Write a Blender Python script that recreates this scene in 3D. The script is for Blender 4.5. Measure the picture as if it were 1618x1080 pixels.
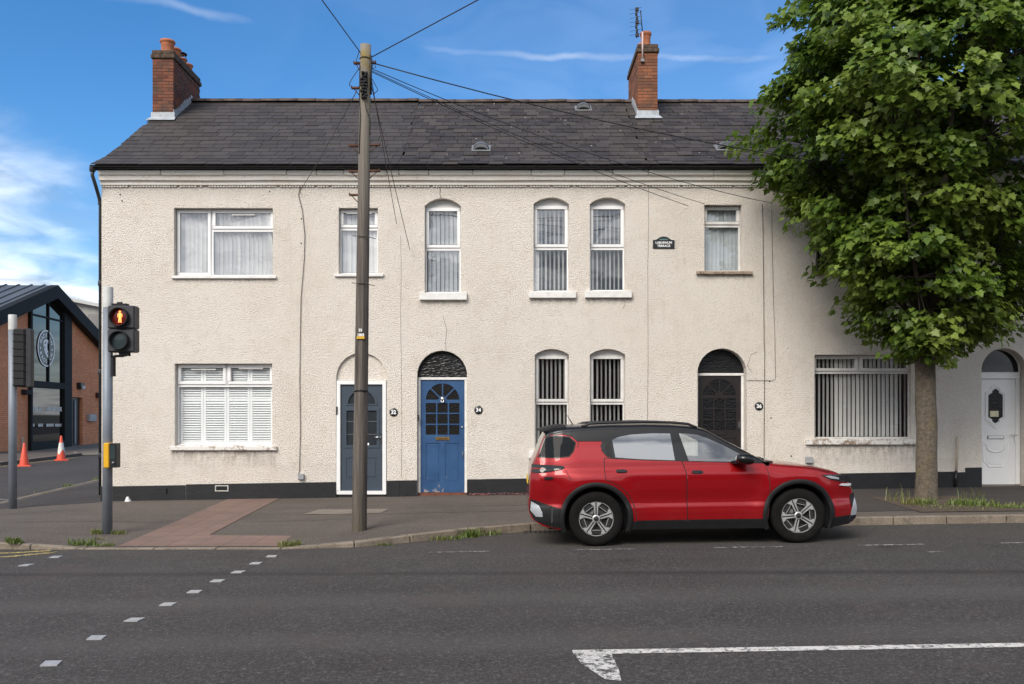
import bpy, bmesh, math, random
import numpy as np
from mathutils import Vector, Matrix

for o in list(bpy.data.objects): bpy.data.objects.remove(o)
R = math.radians
rnd = random.Random(7)
scene = bpy.context.scene
col = scene.collection

# ------------------------------------------------------------------ camera, sky, sun, exposure
cam_d = bpy.data.cameras.new('camera'); cam = bpy.data.objects.new('camera', cam_d); col.objects.link(cam)
cam.location = (0, 0, 1.73); cam.rotation_euler = (R(90), 0, 0)
cam_d.sensor_width = 36; cam_d.lens = 1400/1618*36; cam_d.shift_y = 115/1618
cam_d.clip_start = .05; cam_d.clip_end = 6000
scene.camera = cam
scene.render.resolution_x = 1024; scene.render.resolution_y = 684

SUN_EL, SUN_AZ = R(41), R(208)          # azimuth clockwise from +Y: behind the camera, a little to the left
world = bpy.data.worlds.new('World'); scene.world = world; world.use_nodes = True
def build_world():
    n = world.node_tree.nodes; l = world.node_tree.links; n.clear()
    out = n.new('ShaderNodeOutputWorld'); bg = n.new('ShaderNodeBackground'); bg.inputs[1].default_value = .118
    sky = n.new('ShaderNodeTexSky'); sky.sky_type = 'NISHITA'; sky.sun_disc = False
    sky.sun_elevation = SUN_EL; sky.sun_rotation = SUN_AZ
    sky.altitude = 300; sky.air_density = 1.0; sky.dust_density = .25; sky.ozone_density = 4.0
    tc = n.new('ShaderNodeTexCoord'); sep = n.new('ShaderNodeSeparateXYZ'); l.new(tc.outputs['Generated'], sep.inputs[0])
    def math_(op, a, b=None, c=None):
        m = n.new('ShaderNodeMath'); m.operation = op
        for i, v in enumerate((a, b, c)):
            if v is None: continue
            if isinstance(v, (int, float)): m.inputs[i].default_value = v
            else: l.new(v, m.inputs[i])
        return m.outputs[0]
    # cloud layer: the direction is projected on a flat ceiling so that clouds flatten towards the horizon
    zc = math_('MAXIMUM', sep.outputs[2], .0)
    den = math_('ADD', zc, .16)
    cx = math_('DIVIDE', sep.outputs[0], den); cy = math_('DIVIDE', sep.outputs[1], den)
    cmb = n.new('ShaderNodeCombineXYZ'); l.new(cx, cmb.inputs[0]); l.new(cy, cmb.inputs[1])
    n1 = n.new('ShaderNodeTexNoise'); n1.inputs['Scale'].default_value = .55; n1.inputs['Detail'].default_value = 9; n1.inputs['Roughness'].default_value = .55; n1.inputs['Distortion'].default_value = .5
    l.new(cmb.outputs[0], n1.inputs['Vector'])
    n2 = n.new('ShaderNodeTexNoise'); n2.inputs['Scale'].default_value = .16; n2.inputs['Detail'].default_value = 3
    l.new(cmb.outputs[0], n2.inputs['Vector'])
    # broken cloud cover is heavier on the sun's side of the sky (the windows mirror it), thin wisps on the other
    side = math_('MULTIPLY_ADD', sep.outputs[1], -.27, -.0)
    low = math_('MULTIPLY', math_('POWER', math_('SUBTRACT', 1.0, zc), 5.0), .60)
    west = math_('MULTIPLY', math_('MAXIMUM', math_('MULTIPLY', sep.outputs[0], -1.0), 0.0), .44)
    v = math_('ADD', math_('MULTIPLY_ADD', n2.outputs[0], .5, -.25), n1.outputs[0])
    v = math_('ADD', math_('ADD', v, side), math_('ADD', low, west))
    mr = n.new('ShaderNodeMapRange'); mr.interpolation_type = 'SMOOTHSTEP'
    mr.inputs[1].default_value = .50; mr.inputs[2].default_value = .80; mr.inputs[4].default_value = .92
    l.new(v, mr.inputs[0])
    # a few torn streaks of an old vapour trail
    tr = math_('SUBTRACT', sep.outputs[2], math_('MULTIPLY_ADD', sep.outputs[0], -.055, .377))
    n3 = n.new('ShaderNodeTexNoise'); n3.inputs['Scale'].default_value = 16; n3.inputs['Detail'].default_value = 5
    l.new(tc.outputs['Generated'], n3.inputs['Vector'])
    tr = math_('ABSOLUTE', math_('ADD', tr, math_('MULTIPLY_ADD', n3.outputs[0], .02, -.01)))
    mt = n.new('ShaderNodeMapRange'); mt.interpolation_type = 'SMOOTHSTEP'; mt.inputs[1].default_value = .006; mt.inputs[2].default_value = 0; mt.inputs[4].default_value = .26
    l.new(tr, mt.inputs[0])
    n4 = n.new('ShaderNodeTexNoise'); n4.inputs['Scale'].default_value = 5; l.new(tc.outputs['Generated'], n4.inputs['Vector'])
    m4 = n.new('ShaderNodeMapRange'); m4.inputs[1].default_value = .46; m4.inputs[2].default_value = .66; l.new(n4.outputs[0], m4.inputs[0])
    trail = math_('MULTIPLY', math_('MULTIPLY', mt.outputs[0], m4.outputs[0]), math_('GREATER_THAN', sep.outputs[1], 0))
    veil = math_('MULTIPLY', math_('MULTIPLY', math_('MAXIMUM', math_('ADD', sep.outputs[0], .35), 0.0), n2.outputs[0]), .34)     # thin high haze, thicker to the right
    fac = math_('MAXIMUM', math_('MAXIMUM', mr.outputs[0], trail), veil)
    hs = n.new('ShaderNodeHueSaturation'); hs.inputs['Saturation'].default_value = 1.26; hs.inputs['Value'].default_value = 1.12
    l.new(sky.outputs[0], hs.inputs['Color'])
    mx = n.new('ShaderNodeMix'); mx.data_type = 'RGBA'
    l.new(fac, mx.inputs[0]); l.new(hs.outputs[0], mx.inputs[6]); n5 = n.new('ShaderNodeTexNoise'); n5.inputs['Scale'].default_value = 4.0; n5.inputs['Detail'].default_value = 7; n5.inputs['Distortion'].default_value = .8; l.new(cmb.outputs[0], n5.inputs['Vector'])
    m5 = n.new('ShaderNodeMapRange'); m5.inputs[1].default_value = .40; m5.inputs[2].default_value = .62; l.new(n5.outputs[0], m5.inputs[0])
    cc = n.new('ShaderNodeMix'); cc.data_type = 'RGBA'; l.new(m5.outputs[0], cc.inputs[0]); cc.inputs[6].default_value = (3.6, 3.9, 4.4, 1); cc.inputs[7].default_value = (9.6, 9.8, 10.0, 1)
    l.new(cc.outputs[2], mx.inputs[7])
    l.new(mx.outputs[2], bg.inputs[0]); l.new(bg.outputs[0], out.inputs[0])
build_world()
sun_d = bpy.data.lights.new('sun', 'SUN'); sun_d.energy = 2.9; sun_d.angle = R(34); sun_d.color = (1, .93, .835)
sun = bpy.data.objects.new('sun', sun_d); col.objects.link(sun)
sd = Vector((math.sin(SUN_AZ)*math.cos(SUN_EL), math.cos(SUN_AZ)*math.cos(SUN_EL), math.sin(SUN_EL)))
sun.rotation_euler = sd.to_track_quat('Z', 'Y').to_euler()
scene.view_settings.view_transform = 'Standard'; scene.view_settings.look = 'None'
scene.view_settings.exposure = 0.42; scene.view_settings.gamma = 1
scene.view_settings.use_curve_mapping = False

# ------------------------------------------------------------------ mesh helpers
class MB:
    def __init__(s): s.v = []; s.f = []; s.m = []; s.sm = []
    def add(s, v, f, m=0, smooth=False):
        b = len(s.v); s.v += [tuple(p) for p in v]
        for q in f: s.f.append([i+b for i in q]); s.m.append(m); s.sm.append(smooth)
        return s
    def box(s, x0, x1, y0, y1, z0, z1, m=0):
        v = [(x0,y0,z0),(x1,y0,z0),(x1,y1,z0),(x0,y1,z0),(x0,y0,z1),(x1,y0,z1),(x1,y1,z1),(x0,y1,z1)]
        return s.add(v, [(0,3,2,1),(4,5,6,7),(0,1,5,4),(1,2,6,5),(2,3,7,6),(3,0,4,7)], m)
    def hexa(s, v, m=0):                   # eight corners: four below, four above
        return s.add(v, [(0,3,2,1),(4,5,6,7),(0,1,5,4),(1,2,6,5),(2,3,7,6),(3,0,4,7)], m)
    def prism(s, poly, y0, y1, m=0, smooth=False):       # (x,z) outline pushed along y
        n = len(poly); v = [(x,y0,z) for x,z in poly]+[(x,y1,z) for x,z in poly]
        s.add(v, [list(range(n)), list(range(2*n-1, n-1, -1))], m)
        s.add(v, [(i,n+i,n+(i+1)%n,(i+1)%n) for i in range(n)], m, smooth)
        return s
    def tube(s, pts, r, n=8, m=0, cap=True, smooth=True):
        pts = [Vector(p) for p in pts]; k = len(pts)
        rs = r if isinstance(r, (list, tuple)) else [r]*k
        v = []; up = None
        for i, p in enumerate(pts):
            d = (pts[min(i+1,k-1)]-pts[max(i-1,0)]).normalized()
            if up is None:
                up = Vector((0,0,1)) if abs(d.z) < .9 else Vector((0,1,0))
            a = d.cross(up).normalized(); b = a.cross(d).normalized(); up = b
            for j in range(n):
                t = 2*math.pi*j/n
                v.append(p+(a*math.cos(t)+b*math.sin(t))*rs[i])
        f = [(i*n+j, i*n+(j+1)%n, (i+1)*n+(j+1)%n, (i+1)*n+j) for i in range(k-1) for j in range(n)]
        s.add(v, f, m, smooth)
        if cap:
            s.add([v[j] for j in range(n)], [list(range(n))][::-1], m); s.add([v[(k-1)*n+j] for j in range(n)], [list(range(n))], m)
        return s
    def lathe(s, prof, c=(0,0,0), n=20, axis='Z', m=0, smooth=True):
        v = []
        for r, h in prof:
            for j in range(n):
                t = 2*math.pi*j/n
                a, b = r*math.cos(t), r*math.sin(t)
                p = (a, b, h) if axis == 'Z' else ((a, h, b) if axis == 'Y' else (h, a, b))
                v.append((p[0]+c[0], p[1]+c[1], p[2]+c[2]))
        k = len(prof)
        s.add(v, [(i*n+j, i*n+(j+1)%n, (i+1)*n+(j+1)%n, (i+1)*n+j) for i in range(k-1) for j in range(n)], m, smooth)
        return s
    def plate(s, outer, holes, y, t, m=0, back=False, mrev=None):      # flat front at y with holes, edges going back by t
        bm = bmesh.new(); loops = [outer]+list(holes)
        for lp in loops:
            vs = [bm.verts.new((x, y, z)) for x, z in lp]
            for i in range(len(vs)): bm.edges.new((vs[i], vs[(i+1)%len(vs)]))
        bmesh.ops.triangle_fill(bm, use_beauty=True, use_dissolve=False, edges=bm.edges[:])
        bm.verts.index_update()
        v = [tuple(q.co) for q in bm.verts]; f = []
        for q in bm.faces:
            ids = [w.index for w in q.verts]
            if q.normal.y > 0: ids.reverse()
            f.append(ids)
        bm.free(); s.add(v, f, m)
        for k, lp in enumerate(loops):
            n = len(lp); vv = [(x,y,z) for x,z in lp]+[(x,y+t,z) for x,z in lp]
            s.add(vv, [(i,n+i,n+(i+1)%n,(i+1)%n) for i in range(n)], (mrev if (mrev is not None and k) else m))
        if back: s.add([(x,yy+t,z) for x,yy,z in v], [q[::-1] for q in f], m)
        return s
    def mesh(s, name, mats, bev=0, recalc=True):
        me = bpy.data.meshes.new(name); me.from_pydata(s.v, [], s.f)
        for mt in (mats if isinstance(mats, (list, tuple)) else [mats]): me.materials.append(mt)
        me.polygons.foreach_set('material_index', s.m); me.polygons.foreach_set('use_smooth', s.sm)
        if bev or recalc:
            bm = bmesh.new(); bm.from_mesh(me)
            bmesh.ops.remove_doubles(bm, verts=bm.verts[:], dist=1e-5)
            if recalc: bmesh.ops.recalc_face_normals(bm, faces=bm.faces[:])
            if bev:
                es = [e for e in bm.edges if len(e.link_faces) == 2 and e.calc_face_angle(0) > .6]
                bmesh.ops.bevel(bm, geom=es, offset=bev, segments=1, affect='EDGES', profile=.5, clamp_overlap=True)
            bm.to_mesh(me); bm.free()
        return me
    def build(s, name, mats, parent=None, bev=0, recalc=True):
        return link(name, s.mesh(name, mats, bev, recalc), parent)

def wmat(o):                               # matrix of an object without waiting for the depsgraph
    m = Matrix.LocRotScale(o.location, o.rotation_euler.to_quaternion(), o.scale)
    return m if o.parent is None else wmat(o.parent) @ o.matrix_parent_inverse @ m
def link(name, me, parent=None):
    o = bpy.data.objects.new(name, me); col.objects.link(o)
    if parent is not None:
        o.parent = parent; o.matrix_parent_inverse = wmat(parent).inverted()
    return o
def local(name, me, parent):               # a part given in its parent's own coordinates
    o = bpy.data.objects.new(name, me); col.objects.link(o); o.parent = parent
    return o
def tag(o, label, cat, group=None):
    o['label'] = label; o['category'] = cat
    if group: o['group'] = group
    return o
def thing(name, label, cat, loc=(0,0,0), group=None, rot=(0,0,0)):
    o = bpy.data.objects.new(name, None); col.objects.link(o); o.location = loc; o.rotation_euler = rot; o.empty_display_size = .2
    return tag(o, label, cat, group)
def struct(o): o['kind'] = 'structure'; return o
def clamp(a, l, h): return max(l, min(h, a))
def interp(tab, x):
    if x <= tab[0][0]: return tab[0][1]
    for (a, b), (c, d) in zip(tab, tab[1:]):
        if x <= c: return b+(d-b)*(x-a)/(c-a)
    return tab[-1][1]
def arc_top(x0, x1, zs, zc, n=14):         # segmental arch, from right to left
    w = (x1-x0)/2; h = zc-zs; r = (w*w+h*h)/(2*h); cx = (x0+x1)/2; cz = zc-r
    a0 = math.asin(min(1, w/r)); a0 = math.pi-a0 if h > w else a0
    return [(cx+r*math.sin(a0-2*a0*i/n), cz+r*math.cos(a0-2*a0*i/n)) for i in range(n+1)]
def arch_loop(x0, x1, z0, zs, zc, n=14): return [(x0, z0), (x1, z0)]+arc_top(x0, x1, zs, zc, n)
def rect(x0, x1, z0, z1): return [(x0,z0),(x1,z0),(x1,z1),(x0,z1)]
def text(name, s, size, loc, mat, parent=None, rot=(R(90),0,0), ext=.002, sx=1, bold=0):
    cu = bpy.data.curves.new('t', 'FONT'); cu.body = s; cu.size = size; cu.extrude = ext; cu.align_x = 'CENTER'; cu.align_y = 'CENTER'; cu.resolution_u = 3; cu.offset = bold
    t = bpy.data.objects.new('t', cu); col.objects.link(t)
    bpy.context.view_layer.update()
    me = bpy.data.meshes.new_from_object(t.evaluated_get(bpy.context.evaluated_depsgraph_get()))
    bpy.data.objects.remove(t); bpy.data.curves.remove(cu)
    me.transform(Matrix.Translation(loc) @ Matrix.Rotation(rot[2],4,'Z') @ Matrix.Rotation(rot[0],4,'X') @ Matrix.Rotation(rot[1],4,'Z') @ Matrix.Diagonal((sx,1,1,1)))
    me.materials.clear(); me.materials.append(mat)
    return link(name, me, parent)

# ------------------------------------------------------------------ materials
class NT:
    def __init__(s, name):
        s.mat = bpy.data.materials.new(name); s.mat.use_nodes = True
        s.n = s.mat.node_tree.nodes; s.l = s.mat.node_tree.links
        s.b = s.n['Principled BSDF']; s.out = s.n['Material Output']
        g = s.n.new('ShaderNodeNewGeometry'); s.pos = g.outputs['Position']; s.geo = g
    def set(s, k, v):
        i = s.b.inputs[k]
        if hasattr(v, 'links') or isinstance(v, bpy.types.NodeSocket): s.l.new(v, i)
        else: i.default_value = (*v, 1) if isinstance(v, (tuple, list)) and len(v) == 3 else v
        return s
    def scaled(s, sc):
        m = s.n.new('ShaderNodeMapping'); m.inputs['Scale'].default_value = sc; s.l.new(s.pos, m.inputs[0]); return m.outputs[0]
    def noise(s, scale, detail=3, rough=.55, vec=None, dist=0):
        t = s.n.new('ShaderNodeTexNoise'); t.inputs['Scale'].default_value = scale; t.inputs['Detail'].default_value = detail; t.inputs['Roughness'].default_value = rough; t.inputs['Distortion'].default_value = dist
        s.l.new(vec if vec is not None else s.pos, t.inputs['Vector']); return t.outputs[0]
    def vor(s, scale, vec=None, out=0, feat='F1'):
        t = s.n.new('ShaderNodeTexVoronoi'); t.feature = feat; t.inputs['Scale'].default_value = scale
        s.l.new(vec if vec is not None else s.pos, t.inputs['Vector']); return t.outputs[out]
    def rng(s, v, a, b, c=0., d=1., smooth=False):
        t = s.n.new('ShaderNodeMapRange'); s.l.new(v, t.inputs[0])
        if smooth: t.interpolation_type = 'SMOOTHSTEP'
        for i, q in enumerate((a,b,c,d)): t.inputs[i+1].default_value = q
        return t.outputs[0]
    def math(s, op, a, b=0.):
        t = s.n.new('ShaderNodeMath'); t.operation = op
        for i, q in enumerate((a, b)):
            if isinstance(q, (int, float)): t.inputs[i].default_value = q
            else: s.l.new(q, t.inputs[i])
        return t.outputs[0]
    def mix(s, f, a, b, mode='MIX'):
        t = s.n.new('ShaderNodeMix'); t.data_type = 'RGBA'; t.blend_type = mode
        for i, q in ((0, f), (6, a), (7, b)):
            if isinstance(q, bpy.types.NodeSocket): s.l.new(q, t.inputs[i])
            else: t.inputs[i].default_value = q if isinstance(q, (int, float)) else ((*q, 1) if len(q) == 3 else q)
        return t.outputs[2]
    def bump(s, h, strength=.5, dist=.01):
        t = s.n.new('ShaderNodeBump'); t.inputs['Strength'].default_value = strength; t.inputs['Distance'].default_value = dist
        s.l.new(h, t.inputs['Height']); s.l.new(t.outputs[0], s.b.inputs['Normal']); return s
    def sep(s, v=None):
        t = s.n.new('ShaderNodeSeparateXYZ'); s.l.new(v if v is not None else s.pos, t.inputs[0]); return t.outputs
    def island(s):
        oi = s.n.new('ShaderNodeObjectInfo')
        return s.math('FRACT', s.math('ADD', s.math('MULTIPLY', oi.outputs['Random'], 7.31), s.geo.outputs['Random Per Island']))
def simple(name, c, rough=.6, metal=0., var=.12, scale=6., bump=0., bscale=60., coat=0., spec=.5):
    t = NT(name); d = [x*(1-var) for x in c]; e = [min(1, x*(1+var)) for x in c]
    t.set('Base Color', t.mix(t.rng(t.noise(scale, 4), .3, .7), d, e)).set('Roughness', rough).set('Metallic', metal).set('Specular IOR Level', spec)
    if coat: t.set('Coat Weight', coat).set('Coat Roughness', .03)
    if bump: t.bump(t.noise(bscale, 3), bump, .01)
    return t.mat

STAINS = [(-6.9,-4.75,.99,.34,.85),(5.9,8.2,1.10,.42,.7),(-1.9,-.9,4.02,.14,.6),(.34,1.31,4.06,.13,.6),(1.47,2.43,4.08,.14,.6),(-6.9,-4.75,4.47,.10,.5),(3.7,4.9,4.56,.16,.5),(-8.3,-2.3,.75,.35,.15),(-2.3,9.0,.85,.40,.14)]
def m_roughcast():
    t = NT('cream_roughcast')
    a = t.noise(38, 5, .7); b = t.vor(52); big = t.noise(.55, 4, .6); mid = t.noise(3.2, 5, .65)
    streak = t.noise(2.2, 4, .6, t.scaled((3.2, 3.2, .3)))
    c = t.mix(t.rng(big, .3, .7), (.77,.705,.63), (.835,.78,.71))
    c = t.mix(t.rng(mid, .50, .76, 0, .4), c, (.62,.54,.45))
    c = t.mix(t.rng(streak, .62, .84, 0, .35), c, (.55,.48,.40))
    h = t.math('ADD', a, t.math('MULTIPLY', b, .5))
    c = t.mix(t.rng(h, .66, .42, 0, .72), c, (.33,.275,.22)); c = t.mix(t.rng(h, .82, .98, 0, .5), c, (.84,.785,.70))  # bump hollows painted darker and crests lighter, deepening the wall's shading by colour
    s = t.sep(); gr = t.noise(9, 5, .7, t.scaled((1.6,1,.55)))
    for (x0, x1, z1, hh, k) in STAINS:
        m = t.math('MULTIPLY', t.math('MULTIPLY', t.rng(s[0], x0-.04, x0+.05), t.rng(s[0], x1+.04, x1-.05)), t.math('MULTIPLY', t.rng(s[2], z1-hh, z1), t.rng(s[2], z1+.012, z1)))
        c = t.mix(t.math('MULTIPLY', t.math('MULTIPLY', m, t.rng(gr, .36, .66)), k), c, (.16,.13,.11))
    t.set('Base Color', c).set('Roughness', .92).set('Specular IOR Level', .2)
    t.bump(h, 1.0, .030); return t.mat
def m_paint_trim():
    t = NT('cream_cornice_paint')
    c = t.mix(t.rng(t.noise(1.7, 5), .4, .7), (.90,.86,.79), (.84,.78,.69))
    c = t.mix(t.rng(t.noise(5, 5, .7, t.scaled((1,1,3))), .64, .76, 0, .6), c, (.46,.28,.15))
    c = t.mix(t.rng(t.noise(26, 5), .6, .72, 0, .6), c, (.25,.2,.16))
    t.set('Base Color', c).set('Roughness', .8); t.bump(t.noise(22, 5), .5, .012); return t.mat
def m_asphalt(name, dark, light, fleck, scale=70, bumps=.6, lanes=False):
    t = NT(name)
    big = t.noise(.35, 5, .6); mid = t.noise(2.6, 5, .65); grain = t.noise(scale, 3, .7)
    st = t.noise(1.2, 4, .6, t.scaled((.14, 1.3, 1)))
    c = t.mix(t.rng(big, .32, .68), dark, light)
    c = t.mix(t.rng(mid, .35, .75, 0, .45), c, [x*.72 for x in dark])
    c = t.mix(t.rng(st, .45, .75, 0, .4), c, [x*1.2 for x in light])
    chip = t.noise(scale*.42, 4, .75); c = t.mix(t.rng(chip, .54, .72, 0, .75), c, fleck); c = t.mix(t.rng(chip, .45, .28, 0, .7), c, [x*.4 for x in dark])
    c = t.mix(t.rng(grain, .54, .8, 0, .9), c, fleck)
    c = t.mix(t.rng(grain, .46, .28, 0, .75), c, [x*.35 for x in dark])
    sp = t.vor(17, out=0); msk = t.math('MULTIPLY', t.rng(sp, .10, .05), t.rng(t.noise(2.1, 3), .52, .62))
    c = t.mix(t.math('MULTIPLY', msk, .55), c, (.34,.32,.30))
    if lanes:
        y = t.math('ADD', t.sep()[1], t.math('MULTIPLY', t.noise(.25, 2), .8)); c0 = c
        for yc, w_, k in ((8.9, .5, .30), (7.35, .5, .26), (5.1, .5, .22)):
            m = t.rng(t.math('ABSOLUTE', t.math('SUBTRACT', y, yc)), w_, .05, 0, k, True); c = t.mix(m, c, [x*1.75 for x in light])
        sm_ = t.math('ADD', t.math('ADD', t.sep()[1], t.math('MULTIPLY', t.sep()[0], .0717)), t.math('MULTIPLY', t.noise(2.2, 3), .08)); c = t.mix(t.rng(t.math('ABSOLUTE', t.math('SUBTRACT', sm_, 9.93)), .20, .02, 0, .55, True), c, (.022,.020,.020))
        gut = t.rng(t.math('ABSOLUTE', t.math('SUBTRACT', y, 12.9)), 1.3, .1, 0, .5, True); c = t.mix(t.math('MULTIPLY', gut, t.rng(t.noise(5, 5, .7), .35, .65)), c, (.075,.062,.05))
        red = t.math('MULTIPLY', t.rng(t.noise(.8, 4, .6), .56, .7), .35); c = t.mix(red, c, (.085,.06,.055))
        oil = t.rng(t.vor(.55), .12, .03, 0, .55, True); c = t.mix(t.math('MULTIPLY', oil, t.rng(t.noise(6, 4), .3, .6)), c, (.018,.017,.017))
    t.set('Base Color', c).set('Roughness', .88).set('Specular IOR Level', .28); t.bump(grain, bumps, .012); return t.mat
def m_paintmark(name, c, under, wear=.5):
    t = NT(name)
    k = t.rng(t.math('ADD', t.math('MULTIPLY', t.noise(13, 8, .8), .7), t.math('MULTIPLY', t.noise(70, 4, .7), .3)), wear-.03, wear+.04); k2 = t.rng(t.noise(3.5, 3), .3, .75, .0, .4)
    t.set('Base Color', t.mix(t.math('MINIMUM', 1., t.math('ADD', t.math('MULTIPLY', k, 1.), t.math('MULTIPLY', k2, .3))), c, under)).set('Roughness', .8)
    t.bump(t.noise(60, 3), .4, .008); return t.mat
def m_slate(name, c1, c2, spots):
    t = NT(name); i = t.island()
    c = t.mix(i, c1, c2)
    c = t.mix(t.rng(t.noise(1.1, 4), .45, .75, 0, .5), c, [x*.72 for x in c1])
    c = t.mix(t.rng(t.noise(9, 5, .7), .55, .75, 0, spots), c, (.10,.07,.055))
    c = t.mix(t.rng(t.noise(16, 5, .7), .66, .74, 0, spots*1.2), c, (.22,.21,.19))
    t.set('Base Color', c).set('Roughness', .62).set('Specular IOR Level', .4); t.bump(t.noise(28, 5), .35, .008); return t.mat
def m_brickpiece(name, c1, c2, dirt):
    t = NT(name); i = t.island()
    c = t.mix(i, c1, c2); c = t.mix(t.rng(t.noise(3, 4), .42, .7, 0, dirt), c, (.06,.045,.035))
    c = t.mix(t.rng(t.noise(14, 5), .64, .76, 0, .5), c, (.34,.28,.2))
    t.set('Base Color', c).set('Roughness', .88); t.bump(t.noise(45, 4), .5, .008); return t.mat
def m_brickwall():                         # far building: courses too small to pick apart
    t = NT('far_brickwork'); s = t.sep()
    cm = t.n.new('ShaderNodeCombineXYZ'); t.l.new(s[1], cm.inputs[0]); t.l.new(s[2], cm.inputs[1])
    b = t.n.new('ShaderNodeTexBrick'); t.l.new(cm.outputs[0], b.inputs['Vector'])
    b.inputs['Scale'].default_value = 1; b.inputs['Brick Width'].default_value = .235; b.inputs['Row Height'].default_value = .085; b.inputs['Mortar Size'].default_value = .010
    b.inputs['Color1'].default_value = (.68,.225,.09,1); b.inputs['Color2'].default_value = (.82,.33,.15,1); b.inputs['Mortar'].default_value = (.30,.2,.14,1)
    b.inputs['Bias'].default_value = -.1
    c = t.mix(t.rng(t.noise(.9, 5), .4, .7, 0, .55), b.outputs[0], (.42,.18,.10))
    c = t.mix(t.rng(t.noise(1.3, 5), .62, .75, 0, .5), c, (.48,.34,.24))
    t.set('Base Color', c).set('Roughness', .9); t.bump(b.outputs['Fac'], -.5, .01); return t.mat
def m_glass(name, refl, tint=(.9,.95,.95), rough=.0, wob=0.):
    t = NT(name); n = t.n; n.remove(t.b)
    tr = n.new('ShaderNodeBsdfTransparent'); tr.inputs[0].default_value = (*tint, 1)
    gl = n.new('ShaderNodeBsdfGlossy'); gl.inputs['Roughness'].default_value = rough; gl.inputs[0].default_value = (1,1,1,1)
    mx = n.new('ShaderNodeMixShader'); fr = n.new('ShaderNodeLayerWeight')          # the facing term is the same from both sides of the sheet
    t.l.new(t.math('MINIMUM', 1., t.math('ADD', t.math('MULTIPLY', t.math('POWER', fr.outputs['Facing'], 5.), .8), refl+.04)), mx.inputs[0]); t.l.new(tr.outputs[0], mx.inputs[1]); t.l.new(gl.outputs[0], mx.inputs[2])
    if wob:
        bp = n.new('ShaderNodeBump'); bp.inputs['Strength'].default_value = wob; bp.inputs['Distance'].default_value = .02
        t.l.new(t.noise(1.6, 2), bp.inputs['Height']); t.l.new(bp.outputs[0], gl.inputs['Normal'])
    t.l.new(mx.outputs[0], t.out.inputs[0]); return t.mat
def m_obscure(name='obscured_door_glass', base=(.012,.011,.010), sc=38, k=.28, st=(1,1,1)):
    t = NT(name); v = t.scaled(st); h = t.vor(sc, v); h2 = t.noise(sc*.9, 3, .55, v)
    t.set('Base Color', base).set('Roughness', .12).set('Specular IOR Level', .35); t.bump(t.math('ADD', h, h2), k, .02); return t.mat
def m_worn_blue():
    t = NT('worn_blue_paint'); s = t.sep()
    low = t.rng(s[2], .95, .15); n1 = t.noise(7, 6, .7, t.scaled((1,1,.6)))
    wear = t.rng(t.math('ADD', n1, t.math('MULTIPLY', low, .16)), .74, .79)
    c = t.mix(t.rng(t.noise(2.2, 4), .35, .7), (.015,.060,.16), (.029,.090,.215))
    c = t.mix(t.math('MULTIPLY', wear, .8), c, (.34,.30,.27))
    t.set('Base Color', c).set('Roughness', .45); t.bump(t.noise(30, 5), .25, .006); return t.mat
def m_wood():
    t = NT('weathered_pole_wood'); v = t.scaled((26, 26, .9))
    g = t.noise(1., 6, .65, v); g2 = t.noise(3.0, 4, .6, t.scaled((9,9,.25)))
    c = t.mix(t.rng(g, .32, .68), (.045,.037,.032), (.165,.142,.122)); c = t.mix(t.rng(g2, .55, .72, 0, .85), c, (.03,.023,.02))
    s = t.sep(); c = t.mix(t.rng(s[2], 4.2, 6.2, 0, .55), c, (.30,.27,.22))
    c = t.mix(t.math('MULTIPLY', t.rng(s[2], 6.2, 7.0), t.rng(t.noise(7, 3), .4, .65)), c, (.23,.17,.045))
    c = t.mix(t.math('MULTIPLY', t.rng(s[2], .9, .1, 0, .6), t.rng(t.noise(4, 3), .4, .6)), c, (.08,.07,.04))
    t.set('Base Color', c).set('Roughness', .9); t.bump(g, .8, .012); return t.mat
def m_bark():
    t = NT('maple_bark'); g = t.noise(14, 6, .7); f = t.noise(40, 5, .7, t.scaled((1,1,.55))); blot = t.noise(3.1, 4, .6)
    c = t.mix(t.rng(g, .3, .7), (.085,.068,.052), (.19,.155,.115)); c = t.mix(t.rng(blot, .55, .74, 0, .55), c, (.22,.175,.085))
    c = t.mix(t.rng(f, .50, .72, 0, .8), c, (.045,.036,.028)); c = t.mix(t.rng(t.noise(5, 5, .7, t.scaled((1,1,.3))), .55, .7, 0, .6), c, (.055,.045,.034)); t.set('Base Color', c).set('Roughness', .92); t.bump(t.math('ADD', f, g), 1.0, .03); return t.mat
def m_leaf(name, c1, c2, c3, trans=.3):
    t = NT(name); i = t.island()
    c = t.mix(i, c1, c2); c = t.mix(t.rng(t.noise(1.1, 2), .45, .68, 0, .6), c, c3)
    t.set('Base Color', c).set('Roughness', .45).set('Specular IOR Level', .4)
    tl = t.n.new('ShaderNodeBsdfTranslucent'); t.l.new(t.mix(.5, c, (.16,.26,.03)), tl.inputs[0])
    mx = t.n.new('ShaderNodeMixShader'); mx.inputs[0].default_value = trans
    t.l.new(t.b.outputs[0], mx.inputs[1]); t.l.new(tl.outputs[0], mx.inputs[2]); t.l.new(mx.outputs[0], t.out.inputs[0]); return t.mat
def m_carpaint(name, c, metal=.35, dust=.25, coat=1.):
    t = NT(name); s = t.sep()
    col_ = t.mix(t.math('MULTIPLY', t.rng(s[2], .75, .25, 0, dust), t.rng(t.noise(5, 4), .3, .7)), c, (.16,.12,.10))
    t.set('Base Color', col_).set('Metallic', metal).set('Roughness', .3).set('Coat Weight', coat).set('Coat Roughness', .025).set('Specular IOR Level', .5*coat).set('Coat IOR', 1.5); return t.mat
def m_emit(name, c, s):
    t = NT(name); t.set('Base Color', c if len(c) == 4 else (*c, 1)).set('Emission Color', (*c, 1)).set('Emission Strength', s); return t.mat
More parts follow.
